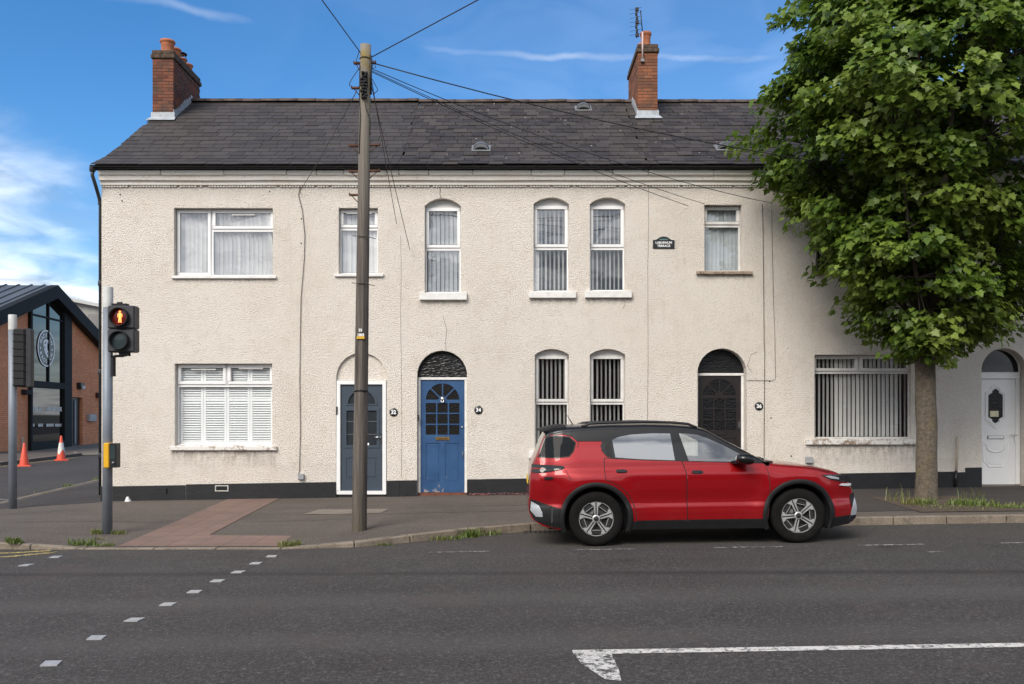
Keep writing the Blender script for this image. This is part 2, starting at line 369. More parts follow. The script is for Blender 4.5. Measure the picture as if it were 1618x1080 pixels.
def m_tactile():
    t = NT('red_tactile_paving'); s = t.sep()
    b = t.n.new('ShaderNodeTexBrick'); cm = t.n.new('ShaderNodeCombineXYZ'); t.l.new(s[0], cm.inputs[0]); t.l.new(s[1], cm.inputs[1]); t.l.new(cm.outputs[0], b.inputs['Vector'])
    b.inputs['Scale'].default_value = 1; b.inputs['Brick Width'].default_value = .4; b.inputs['Row Height'].default_value = .4; b.offset = 0; b.inputs['Mortar Size'].default_value = .006
    b.inputs['Color1'].default_value = (.175,.105,.082,1); b.inputs['Color2'].default_value = (.21,.13,.102,1); b.inputs['Mortar'].default_value = (.06,.045,.04,1)
    c = t.mix(t.rng(t.noise(2.4, 5), .4, .72, 0, .6), b.outputs[0], (.11,.085,.072))
    w = t.math('SINE', t.math('MULTIPLY', s[0], 2*math.pi/.0667)); w2 = t.math('SINE', t.math('MULTIPLY', s[1], 2*math.pi/.0667))
    dots = t.rng(t.math('MULTIPLY', w, w2), .0, .6)
    c = t.mix(t.math('MULTIPLY', dots, .35), c, (.27,.18,.145))
    t.set('Base Color', c).set('Roughness', .85); t.bump(dots, .6, .006); return t.mat

M = {}
M['rough'] = m_roughcast(); M['trim'] = m_paint_trim()
M['plinth'] = simple('black_plinth_paint', (.009,.0095,.012), .55, var=.35, scale=5, bump=.4, bscale=25)
M['road'] = m_asphalt('road_asphalt', (.040,.036,.034), (.060,.055,.052), (.19,.178,.165), 62, .6, True)
M['pave'] = m_asphalt('pavement_asphalt', (.082,.068,.058), (.118,.099,.085), (.24,.205,.175), 85, .45)
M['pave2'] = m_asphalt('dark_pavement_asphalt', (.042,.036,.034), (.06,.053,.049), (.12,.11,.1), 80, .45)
M['tar'] = simple('tar_seam', (.034,.032,.031), .8, var=.35, scale=12)
M['patch'] = m_asphalt('pale_concrete_patch', (.17,.145,.115), (.22,.19,.155), (.3,.27,.23), 60, .3)
M['white_mark'] = m_paintmark('worn_white_marking', (.62,.59,.55), (.06,.057,.055), .53)
M['dash_mark'] = m_paintmark('broken_white_marking', (.52,.50,.47), (.06,.057,.055), .46)
M['yellow_mark'] = m_paintmark('worn_yellow_marking', (.52,.39,.10), (.06,.057,.055), .50)
M['stud'] = simple('grey_white_stud', (.34,.34,.345), .45, var=.15, scale=30)
M['tactile'] = m_tactile()
def m_kerb():
    t = NT('granite_kerb'); c = t.mix(t.rng(t.noise(1.4, 4), .35, .7), (.15,.12,.092), (.235,.195,.15))
    c = t.mix(t.rng(t.noise(45, 4, .7), .5, .75, 0, .7), c, (.36,.31,.25)); c = t.mix(t.rng(t.noise(6, 5, .7), .5, .72, 0, .8), c, (.06,.05,.036))
    t.set('Base Color', c).set('Roughness', .88); t.bump(t.noise(30, 5), .6, .012); return t.mat
M['kerb'] = m_kerb()
M['ground'] = simple('dull_ground', (.08,.08,.06), .95, var=.3, scale=.4)
M['upvc'] = simple('white_upvc', (.80,.80,.80), .35, var=.035, scale=3)
M['upvc_dirty'] = simple('weathered_white_frame', (.66,.65,.63), .5, var=.10, scale=5, bump=.1)
M['sill'] = simple('white_painted_sill', (.72,.71,.69), .6, var=.12, scale=7, bump=.25)
def m_oldsill():
    t = NT('flaking_sill_paint'); c = t.mix(t.rng(t.noise(6, 6, .7), .5, .6), (.70,.68,.65), (.26,.19,.14)); t.set('Base Color', c).set('Roughness', .8); t.bump(t.noise(25, 4), .4, .01); return t.mat
def m_stain():
    t = NT('stained_stone_sill'); c = t.mix(t.rng(t.noise(8, 6, .7), .42, .62), (.40,.32,.25), (.15,.10,.075)); t.set('Base Color', c).set('Roughness', .85); t.bump(t.noise(25, 4), .4, .01); return t.mat
M['oldsill'] = m_oldsill(); M['stain'] = m_stain()
M['glass_up'] = m_glass('upper_window_glass', .17, (1,1,1), wob=.14); M['glass_mid'] = m_glass('window_glass', .08, (1,1,1), wob=.10); M['glass_low'] = m_glass('lower_window_glass', .05, (1,1,1), wob=.08)
M['obscure'] = m_obscure(); M['obscure_fan'] = m_obscure('ribbed_fanlight_glass', (.014,.014,.015), 16, .5, (.6,1,2.4))
M['darkglass'] = simple('dark_fanlight_glass', (.012,.013,.015), .06, var=.05)
M['blind_white'] = simple('white_blind_fabric', (.88,.88,.87), .8, var=.03, scale=3)
M['blind_grey'] = simple('pale_grey_blind_fabric', (.62,.64,.65), .8, var=.05, scale=3)
M['blind_dim'] = simple('off_white_blind_fabric', (.78,.78,.75), .8, var=.06, scale=3)
M['blind_blue'] = simple('blue_grey_blind_fabric', (.46,.51,.54), .8, var=.05, scale=3)
M['shutter'] = simple('pale_plantation_shutter', (.86,.89,.89), .45, var=.02)
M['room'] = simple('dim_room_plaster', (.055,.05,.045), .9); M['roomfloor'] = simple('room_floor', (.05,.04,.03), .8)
M['blue'] = m_worn_blue(); M['slateblue'] = simple('slate_blue_door', (.045,.062,.085), .4, var=.06, scale=3)
M['blackdoor'] = simple('black_brown_door_paint', (.016,.012,.012), .38, var=.2, scale=6, bump=.2)
M['brass'] = simple('brass', (.50,.33,.12), .35, metal=1., var=.2, scale=30); M['chrome'] = simple('chrome', (.62,.62,.63), .18, metal=1., var=.05)
M['black'] = simple('black_plastic', (.012,.012,.013), .4, var=.15); M['blackmatt'] = simple('matt_black', (.010,.010,.011), .8)
M['signblack'] = simple('black_sign_enamel', (.012,.013,.015), .3); M['signwhite'] = simple('white_lettering', (.88,.88,.88), .5, var=.03)
M['signgreen'] = simple('dull_green_motif', (.10,.20,.19), .5)
M['gutter'] = simple('black_gutter', (.008,.0085,.010), .35, var=.2, scale=4); M['gutter_grey'] = simple('worn_grey_gutter', (.028,.030,.034), .4, var=.25, scale=4)
M['slate_new'] = m_slate('grey_slate', (.042,.036,.033), (.067,.058,.053), .25); M['slate_old'] = m_slate('weathered_slate', (.031,.026,.024), (.068,.058,.051), .8)
M['roofdeck'] = simple('roof_underlay', (.02,.018,.018), .9)
M['ridge'] = simple('ridge_tile_clay', (.085,.060,.050), .85, var=.4, scale=5, bump=.5, bscale=20)
M['moss'] = simple('dark_moss', (.012,.012,.010), .95, var=.4, scale=20); M['drop'] = simple('pale_lichen', (.42,.41,.38), .9, var=.2, scale=20)
M['brick'] = m_brickpiece('chimney_brick', (.11,.032,.018), (.215,.070,.036), .8); M['brick2'] = m_brickpiece('orange_chimney_brick', (.165,.056,.026), (.28,.102,.046), .65)
M['mortar'] = simple('sooty_mortar', (.11,.085,.07), .95, var=.3, scale=8)
M['cap'] = simple('mossy_chimney_cap', (.075,.05,.035), .95, var=.55, scale=14, bump=.6, bscale=24)
M['pot'] = simple('terracotta_pot', (.40,.135,.062), .8, var=.25, scale=7, bump=.2)
M['lead'] = simple('lead_flashing', (.36,.39,.42), .5, var=.22, scale=9, bump=.4, bscale=18)
M['cable'] = simple('black_cable', (.012,.012,.013), .6); M['wallcable'] = simple('dull_brown_cable', (.06,.045,.038), .7); M['crack'] = simple('wall_crack', (.05,.035,.028), .95)
M['galv'] = simple('grey_galvanised_pole', (.20,.225,.265), .5, metal=.15, var=.1, scale=4); M['polecap'] = simple('pale_pole_cap', (.50,.50,.49), .6, var=.12, scale=6)
M['wood'] = m_wood(); M['rust'] = simple('rusty_iron', (.10,.045,.028), .9, var=.4, scale=18); M['steel'] = simple('grey_steel', (.20,.21,.22), .5, metal=.5)
M['sigbody'] = simple('dark_signal_housing', (.030,.030,.036), .5, var=.2, scale=5); M['lens'] = simple('unlit_grey_lens', (.035,.05,.055), .15)
M['redlens'] = simple('unlit_red_lens', (.10,.008,.006), .25); M['redman'] = m_emit('lit_red_man', (1., .22, .05), 2.2)
M['yellowbox'] = simple('yellow_push_button_box', (.70,.38,.015), .4, var=.06); M['tagyellow'] = simple('yellow_tag', (.62,.36,.02), .5)
M['bark'] = m_bark(); M['limbbark'] = simple('dark_limb_bark', (.055,.043,.033), .95, var=.35, scale=8, bump=.5, bscale=40); M['leaf'] = m_leaf('maple_leaves', (.045,.095,.012), (.15,.225,.030), (.26,.33,.065), .34)  # third leaf tone lightened for sunlit highlights, painted in as paler clumps
M['grass'] = m_leaf('weed_blades', (.075,.13,.022), (.16,.20,.05), (.26,.22,.10), .25)
M['soil'] = simple('tree_pit_soil', (.07,.05,.035), .95, var=.4, scale=12, bump=.6, bscale=30)
M['petal'] = simple('fallen_pink_petals', (.30,.13,.13), .9, var=.3, scale=30)
M['farbrick'] = m_brickwall(); M['anthra'] = simple('anthracite_cladding', (.012,.012,.013), .7, var=.12, scale=2, spec=.25)
M['metalroof'] = simple('grey_metal_roof', (.115,.125,.135), .45, metal=.2, var=.12, scale=1.2)
def m_barglass():
    t = NT('dark_shopfront_glass'); t.set('Base Color', (.010,.011,.010,1)).set('Roughness', .02).set('Specular IOR Level', .5).set('IOR', 1.6); return t.mat
M['barglass'] = m_barglass()
M['concrete'] = simple('far_grey_render', (.30,.29,.275), .9, var=.14, scale=1.4, bump=.2); M['farroof'] = simple('far_pale_roof', (.46,.46,.45), .8, var=.1, scale=.8)
M['cone'] = simple('faded_red_cone', (.66,.075,.035), .55, var=.12, scale=9); M['sleeve'] = simple('grubby_white_sleeve', (.62,.60,.58), .5, var=.16, scale=14)
M['red'] = m_carpaint('red_metallic_paint', (.27,.0005,.004), .3, .06, .7); M['carblack'] = m_carpaint('gloss_black_paint', (.008,.008,.009), .0, .05, .45)
def m_carglass(ior):
    t = NT('tinted_car_glass'); t.set('Base Color', (.014,.016,.018,1)).set('Roughness', .015).set('IOR', ior).set('Specular IOR Level', .5); return t.mat
M['carglass'] = m_carglass(2.4); M['rearglass'] = m_glass('tinted_rear_glass', .30, (.16,.17,.18), wob=.15); M['frontglass'] = m_glass('clear_car_glass', .20, (.74,.80,.77), wob=.2); M['seat'] = simple('grey_seat_fabric', (.12,.12,.12), .9, var=.15, scale=20); M['quarterglass'] = m_carglass(1.16)
M['doorglass'] = simple('dark_leaded_door_glass', (.030,.036,.042), .08, var=.1, spec=.6)
M['clad'] = simple('dark_plastic_cladding', (.011,.011,.012), .55, var=.12, scale=8, bump=.2, bscale=200, spec=.25)
M['tyre'] = simple('dusty_tyre', (.0085,.008,.008), .85, var=.25, scale=9, spec=.12); M['alloy'] = simple('machined_alloy', (.50,.50,.50), .32, metal=.5, var=.05)
M['rimdark'] = simple('dark_alloy', (.018,.018,.019), .45); M['brake'] = simple('brake_disc', (.10,.10,.10), .45, metal=.6); M['silver'] = simple('silver_trim', (.40,.42,.45), .4, metal=.3)
M['lampglass'] = simple('dark_lamp_glass', (.02,.02,.022), .05, var=.1); M['drl'] = simple('clear_lamp_strip', (.55,.57,.6), .15); M['redlamp'] = simple('red_lamp', (.22,.012,.012), .12)
M['galvgrey'] = simple('grey_plastic_box', (.32,.33,.35), .5)
M['litter'] = simple('white_litter', (.7,.7,.7), .6)

# ------------------------------------------------------------------ ground, road, pavements
def G(x, y=0): return .016*(clamp(x, -11.6, 16.4)-2.4)+.012*clamp(y-18, 0, 62)
KP = [(-14.4,46.),(-12.7,33.),(-11.76,25.4),(-11.1,19.3),(-10.9,16.2),(-10.1,14.0),(-8.7,12.75),(-7.1,12.37),(-5.5,12.2),(-3.07,11.96),(-2.4,11.98),(-1.8,12.14),(-1.0,12.75),(-.3,13.2),(.4,13.45),(1.5,13.5),(26,13.5)]
KF = KP[6:]
KH = [(-7.1,.10),(-6.0,.014),(-3.1,.014),(-1.6,.10),(0,.115),(30,.115)]
def yfront(x): return interp(KF, x)
def HP(x, y):                              # top of the pavement in front of the houses
    k = interp(KH, x); t = clamp((y-yfront(x))/(17.95-yfront(x)), 0, 1)
    h = k+(.15-k)*t
    if x < -8.3: h = h+(.035-h)*clamp((-8.3-x)/2.4, 0, 1)*clamp((y-13)/4, 0, 1)
    return G(x, y)+h
def sheet(name, poly, zf, mat, dz=0., step=.5, parent=None, thick=0.):
    bm = bmesh.new(); vs = [bm.verts.new((x, y, 0)) for x, y in poly]; bm.faces.new(vs)
    bmesh.ops.triangulate(bm, faces=bm.faces[:])
    for ax, (a, b) in ((0, (min(p[0] for p in poly), max(p[0] for p in poly))), (1, (min(p[1] for p in poly), max(p[1] for p in poly)))):
        st = step if isinstance(step, (int, float)) else None
        cuts = [a+st*i for i in range(1, int((b-a)/st)+1)] if st else [c for c in step[ax] if a < c < b]
        for c in cuts:
            co = Vector((c,0,0)) if ax == 0 else Vector((0,c,0)); no = Vector((1,0,0)) if ax == 0 else Vector((0,1,0))
            bmesh.ops.bisect_plane(bm, geom=bm.verts[:]+bm.edges[:]+bm.faces[:], plane_co=co, plane_no=no)
    if thick:
        ret = bmesh.ops.extrude_face_region(bm, geom=bm.faces[:])
        low = [e for e in ret['geom'] if isinstance(e, bmesh.types.BMVert)]; ids = set(low)
        for v in bm.verts: v.co.z = zf(v.co.x, v.co.y)+dz-(thick if v in ids else 0)
    else:
        for v in bm.verts: v.co.z = zf(v.co.x, v.co.y)+dz
    bmesh.ops.recalc_face_normals(bm, faces=bm.faces[:])
    if not thick and bm.faces[:] and sum(f.normal.z for f in bm.faces) < 0: bmesh.ops.reverse_faces(bm, faces=bm.faces[:])
    me = bpy.data.meshes.new(name); bm.to_mesh(me); bm.free(); me.materials.append(mat)
    return link(name, me, parent)
BRK = ([-11.6, 16.4], [18., 80.])
struct(sheet('ground', [(-2500,-2500),(2500,-2500),(2500,2500),(-2500,2500)], G, M['ground'], -.05, BRK))
road = struct(sheet('road', [(-160,-9),(160,-9),(160,14.5),(-7,14.5),(-7,95),(-19,95),(-19,14.5),(-160,14.5)], G, M['road'], 0, BRK))
far_road = None
# pavement beside the houses and round the corner
kb = [(x, y+.12) for x, y in KF]
side = [(-8.5,12.9),(-9.95,14.1),(-10.75,16.25),(-10.95,19.3),(-11.6,25.4),(-12.55,33.),(-14.2,46.)]
pav = struct(sheet('pavement', [(26,18.3)]+kb[::-1][:-1]+side+[(-8.2,46.),(-8.2,18.3)], HP, M['pave'], 0, .6, None, .12))
sheet('dark_asphalt_strip', [(-8.36,17.72),(-8.36,40),(-13.0,40),(-11.45,25.4),(-10.85,19.3),(-10.8,17.66)], HP, M['pave2'], .005, .6, pav)
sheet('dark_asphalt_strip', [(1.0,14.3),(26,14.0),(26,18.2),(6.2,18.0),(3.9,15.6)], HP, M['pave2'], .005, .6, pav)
sheet('tactile_paving', [(-5.74,17.9),(-4.71,17.9),(-4.52,13.21),(-3.24,13.01),(-3.17,12.12),(-5.5,12.35)], HP, M['tactile'], .007, .6, pav)
sheet('concrete_patch', [(-3.62,15.4),(-2.25,15.25),(-2.2,15.8),(-3.5,16.05)], HP, M['patch'], .007, .6, pav)
for a, b, c, d in ((-8.2,-5.6,14.6,14.62),(-4.3,-2.4,14.55,14.57),(-2.2,1.0,15.85,15.87),(-2.2,1.0,15.0,15.02),(-4.3,-2.5,16.2,16.215),(-10.2,-8.2,16.0,16.02)):
    sheet('tar_joint', [(a,c),(b,c+.12),(b,d+.12),(a,d)], HP, M['tar'], .009, .6, pav)
pit = sheet('tree_pit', [(6.45,14.0),(8.2,13.95),(8.15,16.3),(6.6,16.35)], HP, M['soil'], .011, .3, pav)
# kerb stones
kerb = struct(thing('kerb', 'row of weathered granite kerb stones along the road', 'kerb', (0, 13.5, G(0)))); del kerb['category'], kerb['label']
def kerb_run(pts, hf, parent, wid=.13, stone=.93):
    P = [Vector((x, y)) for x, y in pts]; L = [0]
    for a, b in zip(P, P[1:]): L.append(L[-1]+(b-a).length)
    def at(s):
        for i in range(len(P)-1):
            if s <= L[i+1]+1e-9: t = (s-L[i])/(L[i+1]-L[i]); return P[i].lerp(P[i+1], t), (P[i+1]-P[i]).normalized()
        return P[-1], (P[-1]-P[-2]).normalized()
    s = 0
    while s < L[-1]-.2:
        e = min(L[-1], s+stone*rnd.uniform(.85, 1.12)); vs = []
        for lvl in (-.1, 1):
            for q, off in ((s+.006, 0), (e-.006, 0), (e-.006, wid), (s+.006, wid)):
                p, d = at(q); nrm = Vector((-d.y, d.x)); p2 = p+nrm*off
                z = G(p2.x, p2.y)+(hf(p.x, p.y) if lvl == 1 else -.1)
                vs.append((p2.x, p2.y, z+(rnd.uniform(-.004,.004) if lvl == 1 else 0)))
        MB().hexa(vs).build('kerb_stone', M['kerb'], parent, bev=.014)
        s = e
kerb_run([p for p in KP if p[0] > -12.8], lambda x, y: (interp(KH, x)+.004 if y < 15 else .045), kerb)
# road markings, each a thin raised sheet
def mark(name, poly, mat, dz=.004): return sheet(name, poly, G, mat, dz, 50, road)
for x, y in ((-3.37,6.48),(-3.39,7.23),(-3.35,7.86),(-3.30,8.5),(-3.26,9.1),(-3.22,9.69),(-3.16,10.23),(-3.13,10.83),(-3.08,11.36),(-6.01,10.97),(-5.97,11.6)):
    w = .062; sk = rnd.uniform(-.012,.012)
    c = [(x-w+sk,y-w),(x+w+sk,y-w),(x+w-sk,y+w),(x-w-sk,y+w)]
    MB().hexa([(a,b,G(a)-.01) for a,b in c]+[(a,b,G(a)+.009) for a,b in c]).build('crossing_stud', M['stud'], road)
for a, b in ((-1.1,-.29),(.77,1.6),(2.61,3.51),(4.48,5.34),(6.32,7.2),(8.2,9.0)):
    mark('bay_dash', [(a,11.46),(b,11.46),(b,11.53),(a,11.53)], M['dash_mark'])
mark('bay_dash', [(5.11,10.84),(5.3,10.84),(5.3,10.92),(5.11,10.92)], M['dash_mark'])
mark('lane_line', [(.45,6.50),(14,6.53),(14,6.63),(.45,6.62)], M['white_mark'])
mark('lane_line_end', [(.46,6.494),(.49,6.25),(.56,6.05),(.62,5.88),(.72,5.84),(.735,6.1),(.73,6.494)], m_paintmark('badly_worn_white_marking', (.62,.60,.56), (.06,.057,.055), .50))
mark('yellow_line', [(-9,12.08),(-6.75,11.97),(-6.35,12.13),(-6.3,12.22),(-6.5,12.20),(-6.8,12.06),(-9,12.17)], M['yellow_mark'])
mark('yellow_line', [(-9,11.72),(-6.62,11.62),(-6.2,11.95),(-6.18,12.08),(-6.4,11.98),(-6.68,11.73),(-9,11.83)], M['yellow_mark'])
mark('give_way_line', [(-18.5,20.2),(-11.4,20.0),(-11.4,20.25),(-18.5,20.45)], M['dash_mark'])
mark('yellow_line', [(-17.9,21),(-17.75,36),(-17.65,36),(-17.8,21)], M['yellow_mark'])
# far side of the side street
fpav = struct(sheet('far_pavement', [(-18.2,15),(-18.05,37.2),(-19.0,38.4),(-24.5,38.6),(-22.2,15)], lambda x, y: G(x, y)+.11, M['pave'], 0, 2., None, .16))
sheet('concrete_apron', [(-18.4,37.3),(-13.5,39.5),(-14.5,70),(-26.5,70),(-22.6,38.7),(-19,38.5)], G, M['patch'], .02, 3., fpav)
kerb_run([(-18.95,38.5),(-18.2,37.4),(-18.14,31.4),(-18.2,22),(-18.3,15)][::-1], lambda x, y: .12, kerb, .14)

# cast iron gully against the kerb behind the car
dg = thing('drain_grating', 'dirty cast iron drain grating against the kerb behind the car', 'drain', (.45, 13.3, G(.45)))
MB().box(.15, .80, 13.12, 13.46, G(.45)-.03, G(.45)+.006).build('grate_frame', simple('rusty_cast_iron', (.045,.035,.028), .85, var=.4, scale=20), dg, bev=.006)
for k in range(8): MB().box(.19+k*.072, .225+k*.072, 13.16, 13.42, G(.45)+.002, G(.45)+.0075).build('slot', simple('drain_dark', (.006,.006,.006), .9) if k == 0 else bpy.data.materials['drain_dark'], dg)

# ------------------------------------------------------------------ the terrace: four joined houses
DW = 17.95                                  # distance of the front wall
S = 1400/DW                                 # survey units per metre on the front wall
def fx(u): return (u-809)/S
def fz(v): return 1.73+(655-v)/S
B = [fx(160.5), -2.27, 2.74, 9.02, 17.5]    # house boundaries
PROF = [(17.60,6.70),(18.25,7.04),(18.95,7.50),(21.70,9.38)]       # roof section, sprocketed at the eaves
RIDGE_Y, RIDGE_Z = PROF[-1]
def roof_z(y): return interp(PROF, y)
def wallbase(x): return G(x)+.15
LBL = ['cream end house on the corner with shuttered window, dark blue-grey door and left chimney',
       'cream house with the bright blue door 34 and three arched upper windows',
       'cream house behind the red car, with the black door 36 and the name plaque',
       'cream house at the right edge with the white panelled door under an arch']
HOUSE = [thing('terraced_house', LBL[i], 'house', ((B[i]+B[i+1])/2, DW, wallbase((B[i]+B[i+1])/2)), 'houses of the cream terrace') for i in range(4)]

# --- openings:   kind, x0, x1, z0, zspring, zcrown (None when square), depth
def op(u0, u1, vbot, vspring, vcrown=None, depth=.13): return dict(x0=fx(u0), x1=fx(u1), z0=fz(vbot), zs=fz(vspring), zc=(fz(vcrown) if vcrown else None), d=depth)
W1 = op(275,431,435,328); W2 = op(535,597,432,328); W8 = op(276,430,704,574)
W3 = op(671,728,462,325,313); W4 = op(843,899,460,322,311.5); W5 = op(932,988,459,322,311.5)
W9 = op(845,899,712,560,551); W10 = op(932,988,711,560,551)
W6 = op(1113,1172,428,323); W7 = op(1289,1442,430,325); W11 = op(1287,1443,693,560)
def dop(u0, u1, vspring, vcrown, depth): 
    o = op(u0, u1, 700, vspring, vcrown, depth); o['z0'] = wallbase((o['x0']+o['x1'])/2)-.05; return o
D32 = dop(531,611,600,557,.10); D34 = dop(659,738,597,553.5,.14); D36 = dop(1102,1180,590,550,.24); D38 = dop(1551,1622,590,549.5,.26)
OPEN = [[W1,W2,W8,D32],[W3,W4,W5,W9,W10,D34],[W6,W7,W11,D36],[D38]]
def oloop(o):
    if o['zc'] is None: return rect(o['x0'], o['x1'], o['z0'], o['zs'])
    return arch_loop(o['x0'], o['x1'], o['z0'], o['zs'], o['zc'])
WALL_TOP = 6.62
for i, h in enumerate(HOUSE):
    x0, x1 = B[i], B[i+1]; nx = max(2, int((x1-x0)/.8))
    bot = [(x0+(x1-x0)*k/nx, wallbase(x0+(x1-x0)*k/nx)-.12) for k in range(nx+1)]
    mb = MB()
    holes = [oloop(o) for o in OPEN[i]]
    mb.plate(bot+[(x1, WALL_TOP), (x0, WALL_TOP)], [], DW+30, 0) if False else None
    # front skin with openings; reveals of each opening go back by its own depth
    sub = MB(); sub.plate(bot+[(x1, WALL_TOP), (x0, WALL_TOP)], holes, DW, .0)
    keep = [k for k, f in enumerate(sub.f) if len(f) == 3]
    mb.add(sub.v, [sub.f[k] for k in keep])
    for o, lp in zip(OPEN[i], holes):
        n = len(lp); vv = [(x,DW,z) for x,z in lp]+[(x,DW+o['d']+.09,z) for x,z in lp]
        mb.add(vv, [(a,n+a,n+(a+1)%n,(a+1)%n) for a in range(n)])
    if i == 0:                              # gable end
        gz = wallbase(x0)-.3
        mb.add([(x0,DW,gz),(x0,25.45,gz),(x0,25.45,6.62),(x0,DW,6.62)], [(0,1,2,3)])
        mb.add([(x0,DW,6.62),(x0,25.45,6.62),(x0,RIDGE_Y,RIDGE_Z-.06),(x0,18.95,roof_z(18.95)-.06),(x0,18.2,roof_z(18.2)-.06)], [(0,1,2,3,4)])
        mb.add([(x0,25.45,gz),(9,25.45,gz),(17.5,25.45,gz),(17.5,25.45,6.62),(x0,25.45,6.62)], [(0,1,2,3,4)])
    mb.build('wall', M['rough'], h, recalc=False)
    # rooms behind the windows: side walls, back wall, floors, so that glass looks into a dim room
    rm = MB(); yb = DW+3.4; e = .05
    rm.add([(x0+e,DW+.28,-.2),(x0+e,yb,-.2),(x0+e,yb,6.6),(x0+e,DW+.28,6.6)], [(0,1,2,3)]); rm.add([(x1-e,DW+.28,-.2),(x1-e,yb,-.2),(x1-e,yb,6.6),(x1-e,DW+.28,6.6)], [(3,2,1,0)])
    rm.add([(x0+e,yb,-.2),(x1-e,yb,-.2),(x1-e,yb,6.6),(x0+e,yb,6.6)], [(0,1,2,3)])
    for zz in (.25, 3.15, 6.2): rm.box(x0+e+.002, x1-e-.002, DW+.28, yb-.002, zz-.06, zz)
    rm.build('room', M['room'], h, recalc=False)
    # black plinth, broken by the doors
    cuts = sorted([(o['x0'], o['x1']) for o in OPEN[i] if o['z0'] < .3 and o['zc'] and o['d'] != .13])
    xs = [x0]+[q for c in cuts for q in c]+[x1]
    for a, b in zip(xs[::2], xs[1::2]):
        if b-a < .05: continue
        parts = [(a, b, .325)]
        if i == 0 and a == x0: parts = [(a, fx(293), .30), (fx(293)+.012, b, .315)]
        if i == 3: parts = [(a, fx(1525), .31), (fx(1525), b, .40)] if a == x0 else [(a, b, .34)]
        for pa, pb, hh in parts:
            n = max(1, int((pb-pa)/.5)); t = .018; ex = .02 if (i == 0 and pa == x0) else 0
            for k in range(1):
                z0a, z0b = wallbase(pa)-.1, wallbase(pb)-.1; z1a, z1b = wallbase(pa)+hh, wallbase(pb)+hh
                MB().hexa([(pa-ex,DW-t,z0a),(pb,DW-t,z0b),(pb,DW+.01,z0b),(pa-ex,DW+.01,z0a),(pa-ex,DW-t,z1a),(pb,DW-t,z1b),(pb,DW+.01,z1b),(pa-ex,DW+.01,z1a)]).build('plinth', M['plinth'], h, bev=.004)
    # corbelled eaves: a course of long stones, two moulded bands, a row of little drips
    rr = random.Random(20+i); x = x0
    while x < x1-.02:
        e2 = min(x1, x+rr.uniform(.45, 1.35)); dz = rr.uniform(-.008, .008); dy = rr.uniform(-.012, .012)
        if x1-e2 < .2: e2 = x1
        MB().box(x+.004, e2-.004, DW-.19+dy, DW+.02, 6.548+dz, 6.640).build('cornice_stone', M['trim'], h, bev=.014)
        x = e2
    mb = MB()
    for k in range(int((x1-x0)/.7)+1):
        a = x0+k*.7; b = min(x1, a+.7)
        if b-a < .01: continue
        d0, d1 = [.004*math.sin(q*2.3) for q in (a, b)]
        mb.hexa([(a,DW-.125,6.455+d0),(b,DW-.125,6.455+d1),(b,DW+.02,6.455+d1),(a,DW+.02,6.455+d0),(a,DW-.135,6.548),(b,DW-.135,6.548),(b,DW+.02,6.548),(a,DW+.02,6.548)])
    mb.build('cornice_band', M['trim'], h)
    MB().box(x0, x1, DW-.065, DW+.02, 6.375, 6.455).build('cornice_fillet', M['trim'], h)
    mb = MB(); k = 0; x = x0+.03
    while x < x1-.03:
        if rr.random() > .06: mb.box(x, x+.042, DW-.036, DW+.01, 6.340+rr.uniform(-.004,.004), 6.376)
        x += .058
    o = mb.build('drip_course', M['trim'], h); o['kind'] = 'stuff'
    # gutter and its brackets
    ga = x0-.12 if i == 0 else x0; gm = M['gutter'] if i == 0 else M['gutter_grey']
    mb = MB(); n = 10; arcs = [(math.cos(math.pi+math.pi*j/n)*.062, math.sin(math.pi+math.pi*j/n)*.062) for j in range(n+1)]
    yc, zc = DW-.20, 6.715
    for (r_, fl) in ((1., 1), (.9, 0)):
        vs = [(xx, yc+a*r_, zc+b*r_) for xx in (ga, x1) for a, b in arcs]
        mb.add(vs, [(j, j+1, n+2+j, n+1+j) for j in range(n)], 0, True)
    for xx in (ga, x1): mb.add([(xx, yc+a, zc+b) for a, b in arcs], [list(range(n+1))])
    mb.box(ga, x1, yc-.066, yc-.056, zc-.006, zc+.006)
    mb.build('gutter', gm, h, recalc=False)
    MB().box(ga+.05, x1, DW-.14, DW-.13, 6.642, 6.76).build('fascia', M['gutter'], h)
    x = x0+.55
    while x < x1:
        MB().tube([(x,yc+math.cos(math.pi+math.pi*j/8)*.068, zc+math.sin(math.pi+math.pi*j/8)*.068) for j in range(9)], .011, 5).build('gutter_bracket', M['gutter'], h)
        x += rr.uniform(.9, 1.3)
# cast iron downpipe on the corner
mb = MB(); gx = B[0]-.085
mb.tube([(gx-.005,DW-.20,6.66),(gx-.005,DW-.20,6.52),(gx+.02,DW-.10,6.32),(gx+.03,DW+.02,6.12),(gx+.035,DW+.06,6.0),(gx+.035,DW+.06,.1)], .036, 10)
for z in (6.05, 4.4, 2.6, .9): mb.lathe([(.046,z-.05),(.05,z-.04),(.05,z+.04),(.046,z+.05)], (gx+.035,DW+.06,0), 10)
mb.lathe([(.05,6.60),(.06,6.61),(.06,6.69)], (gx-.005,DW-.20,0), 10)
mb.build('downpipe', M['gutter_grey'], HOUSE[0])

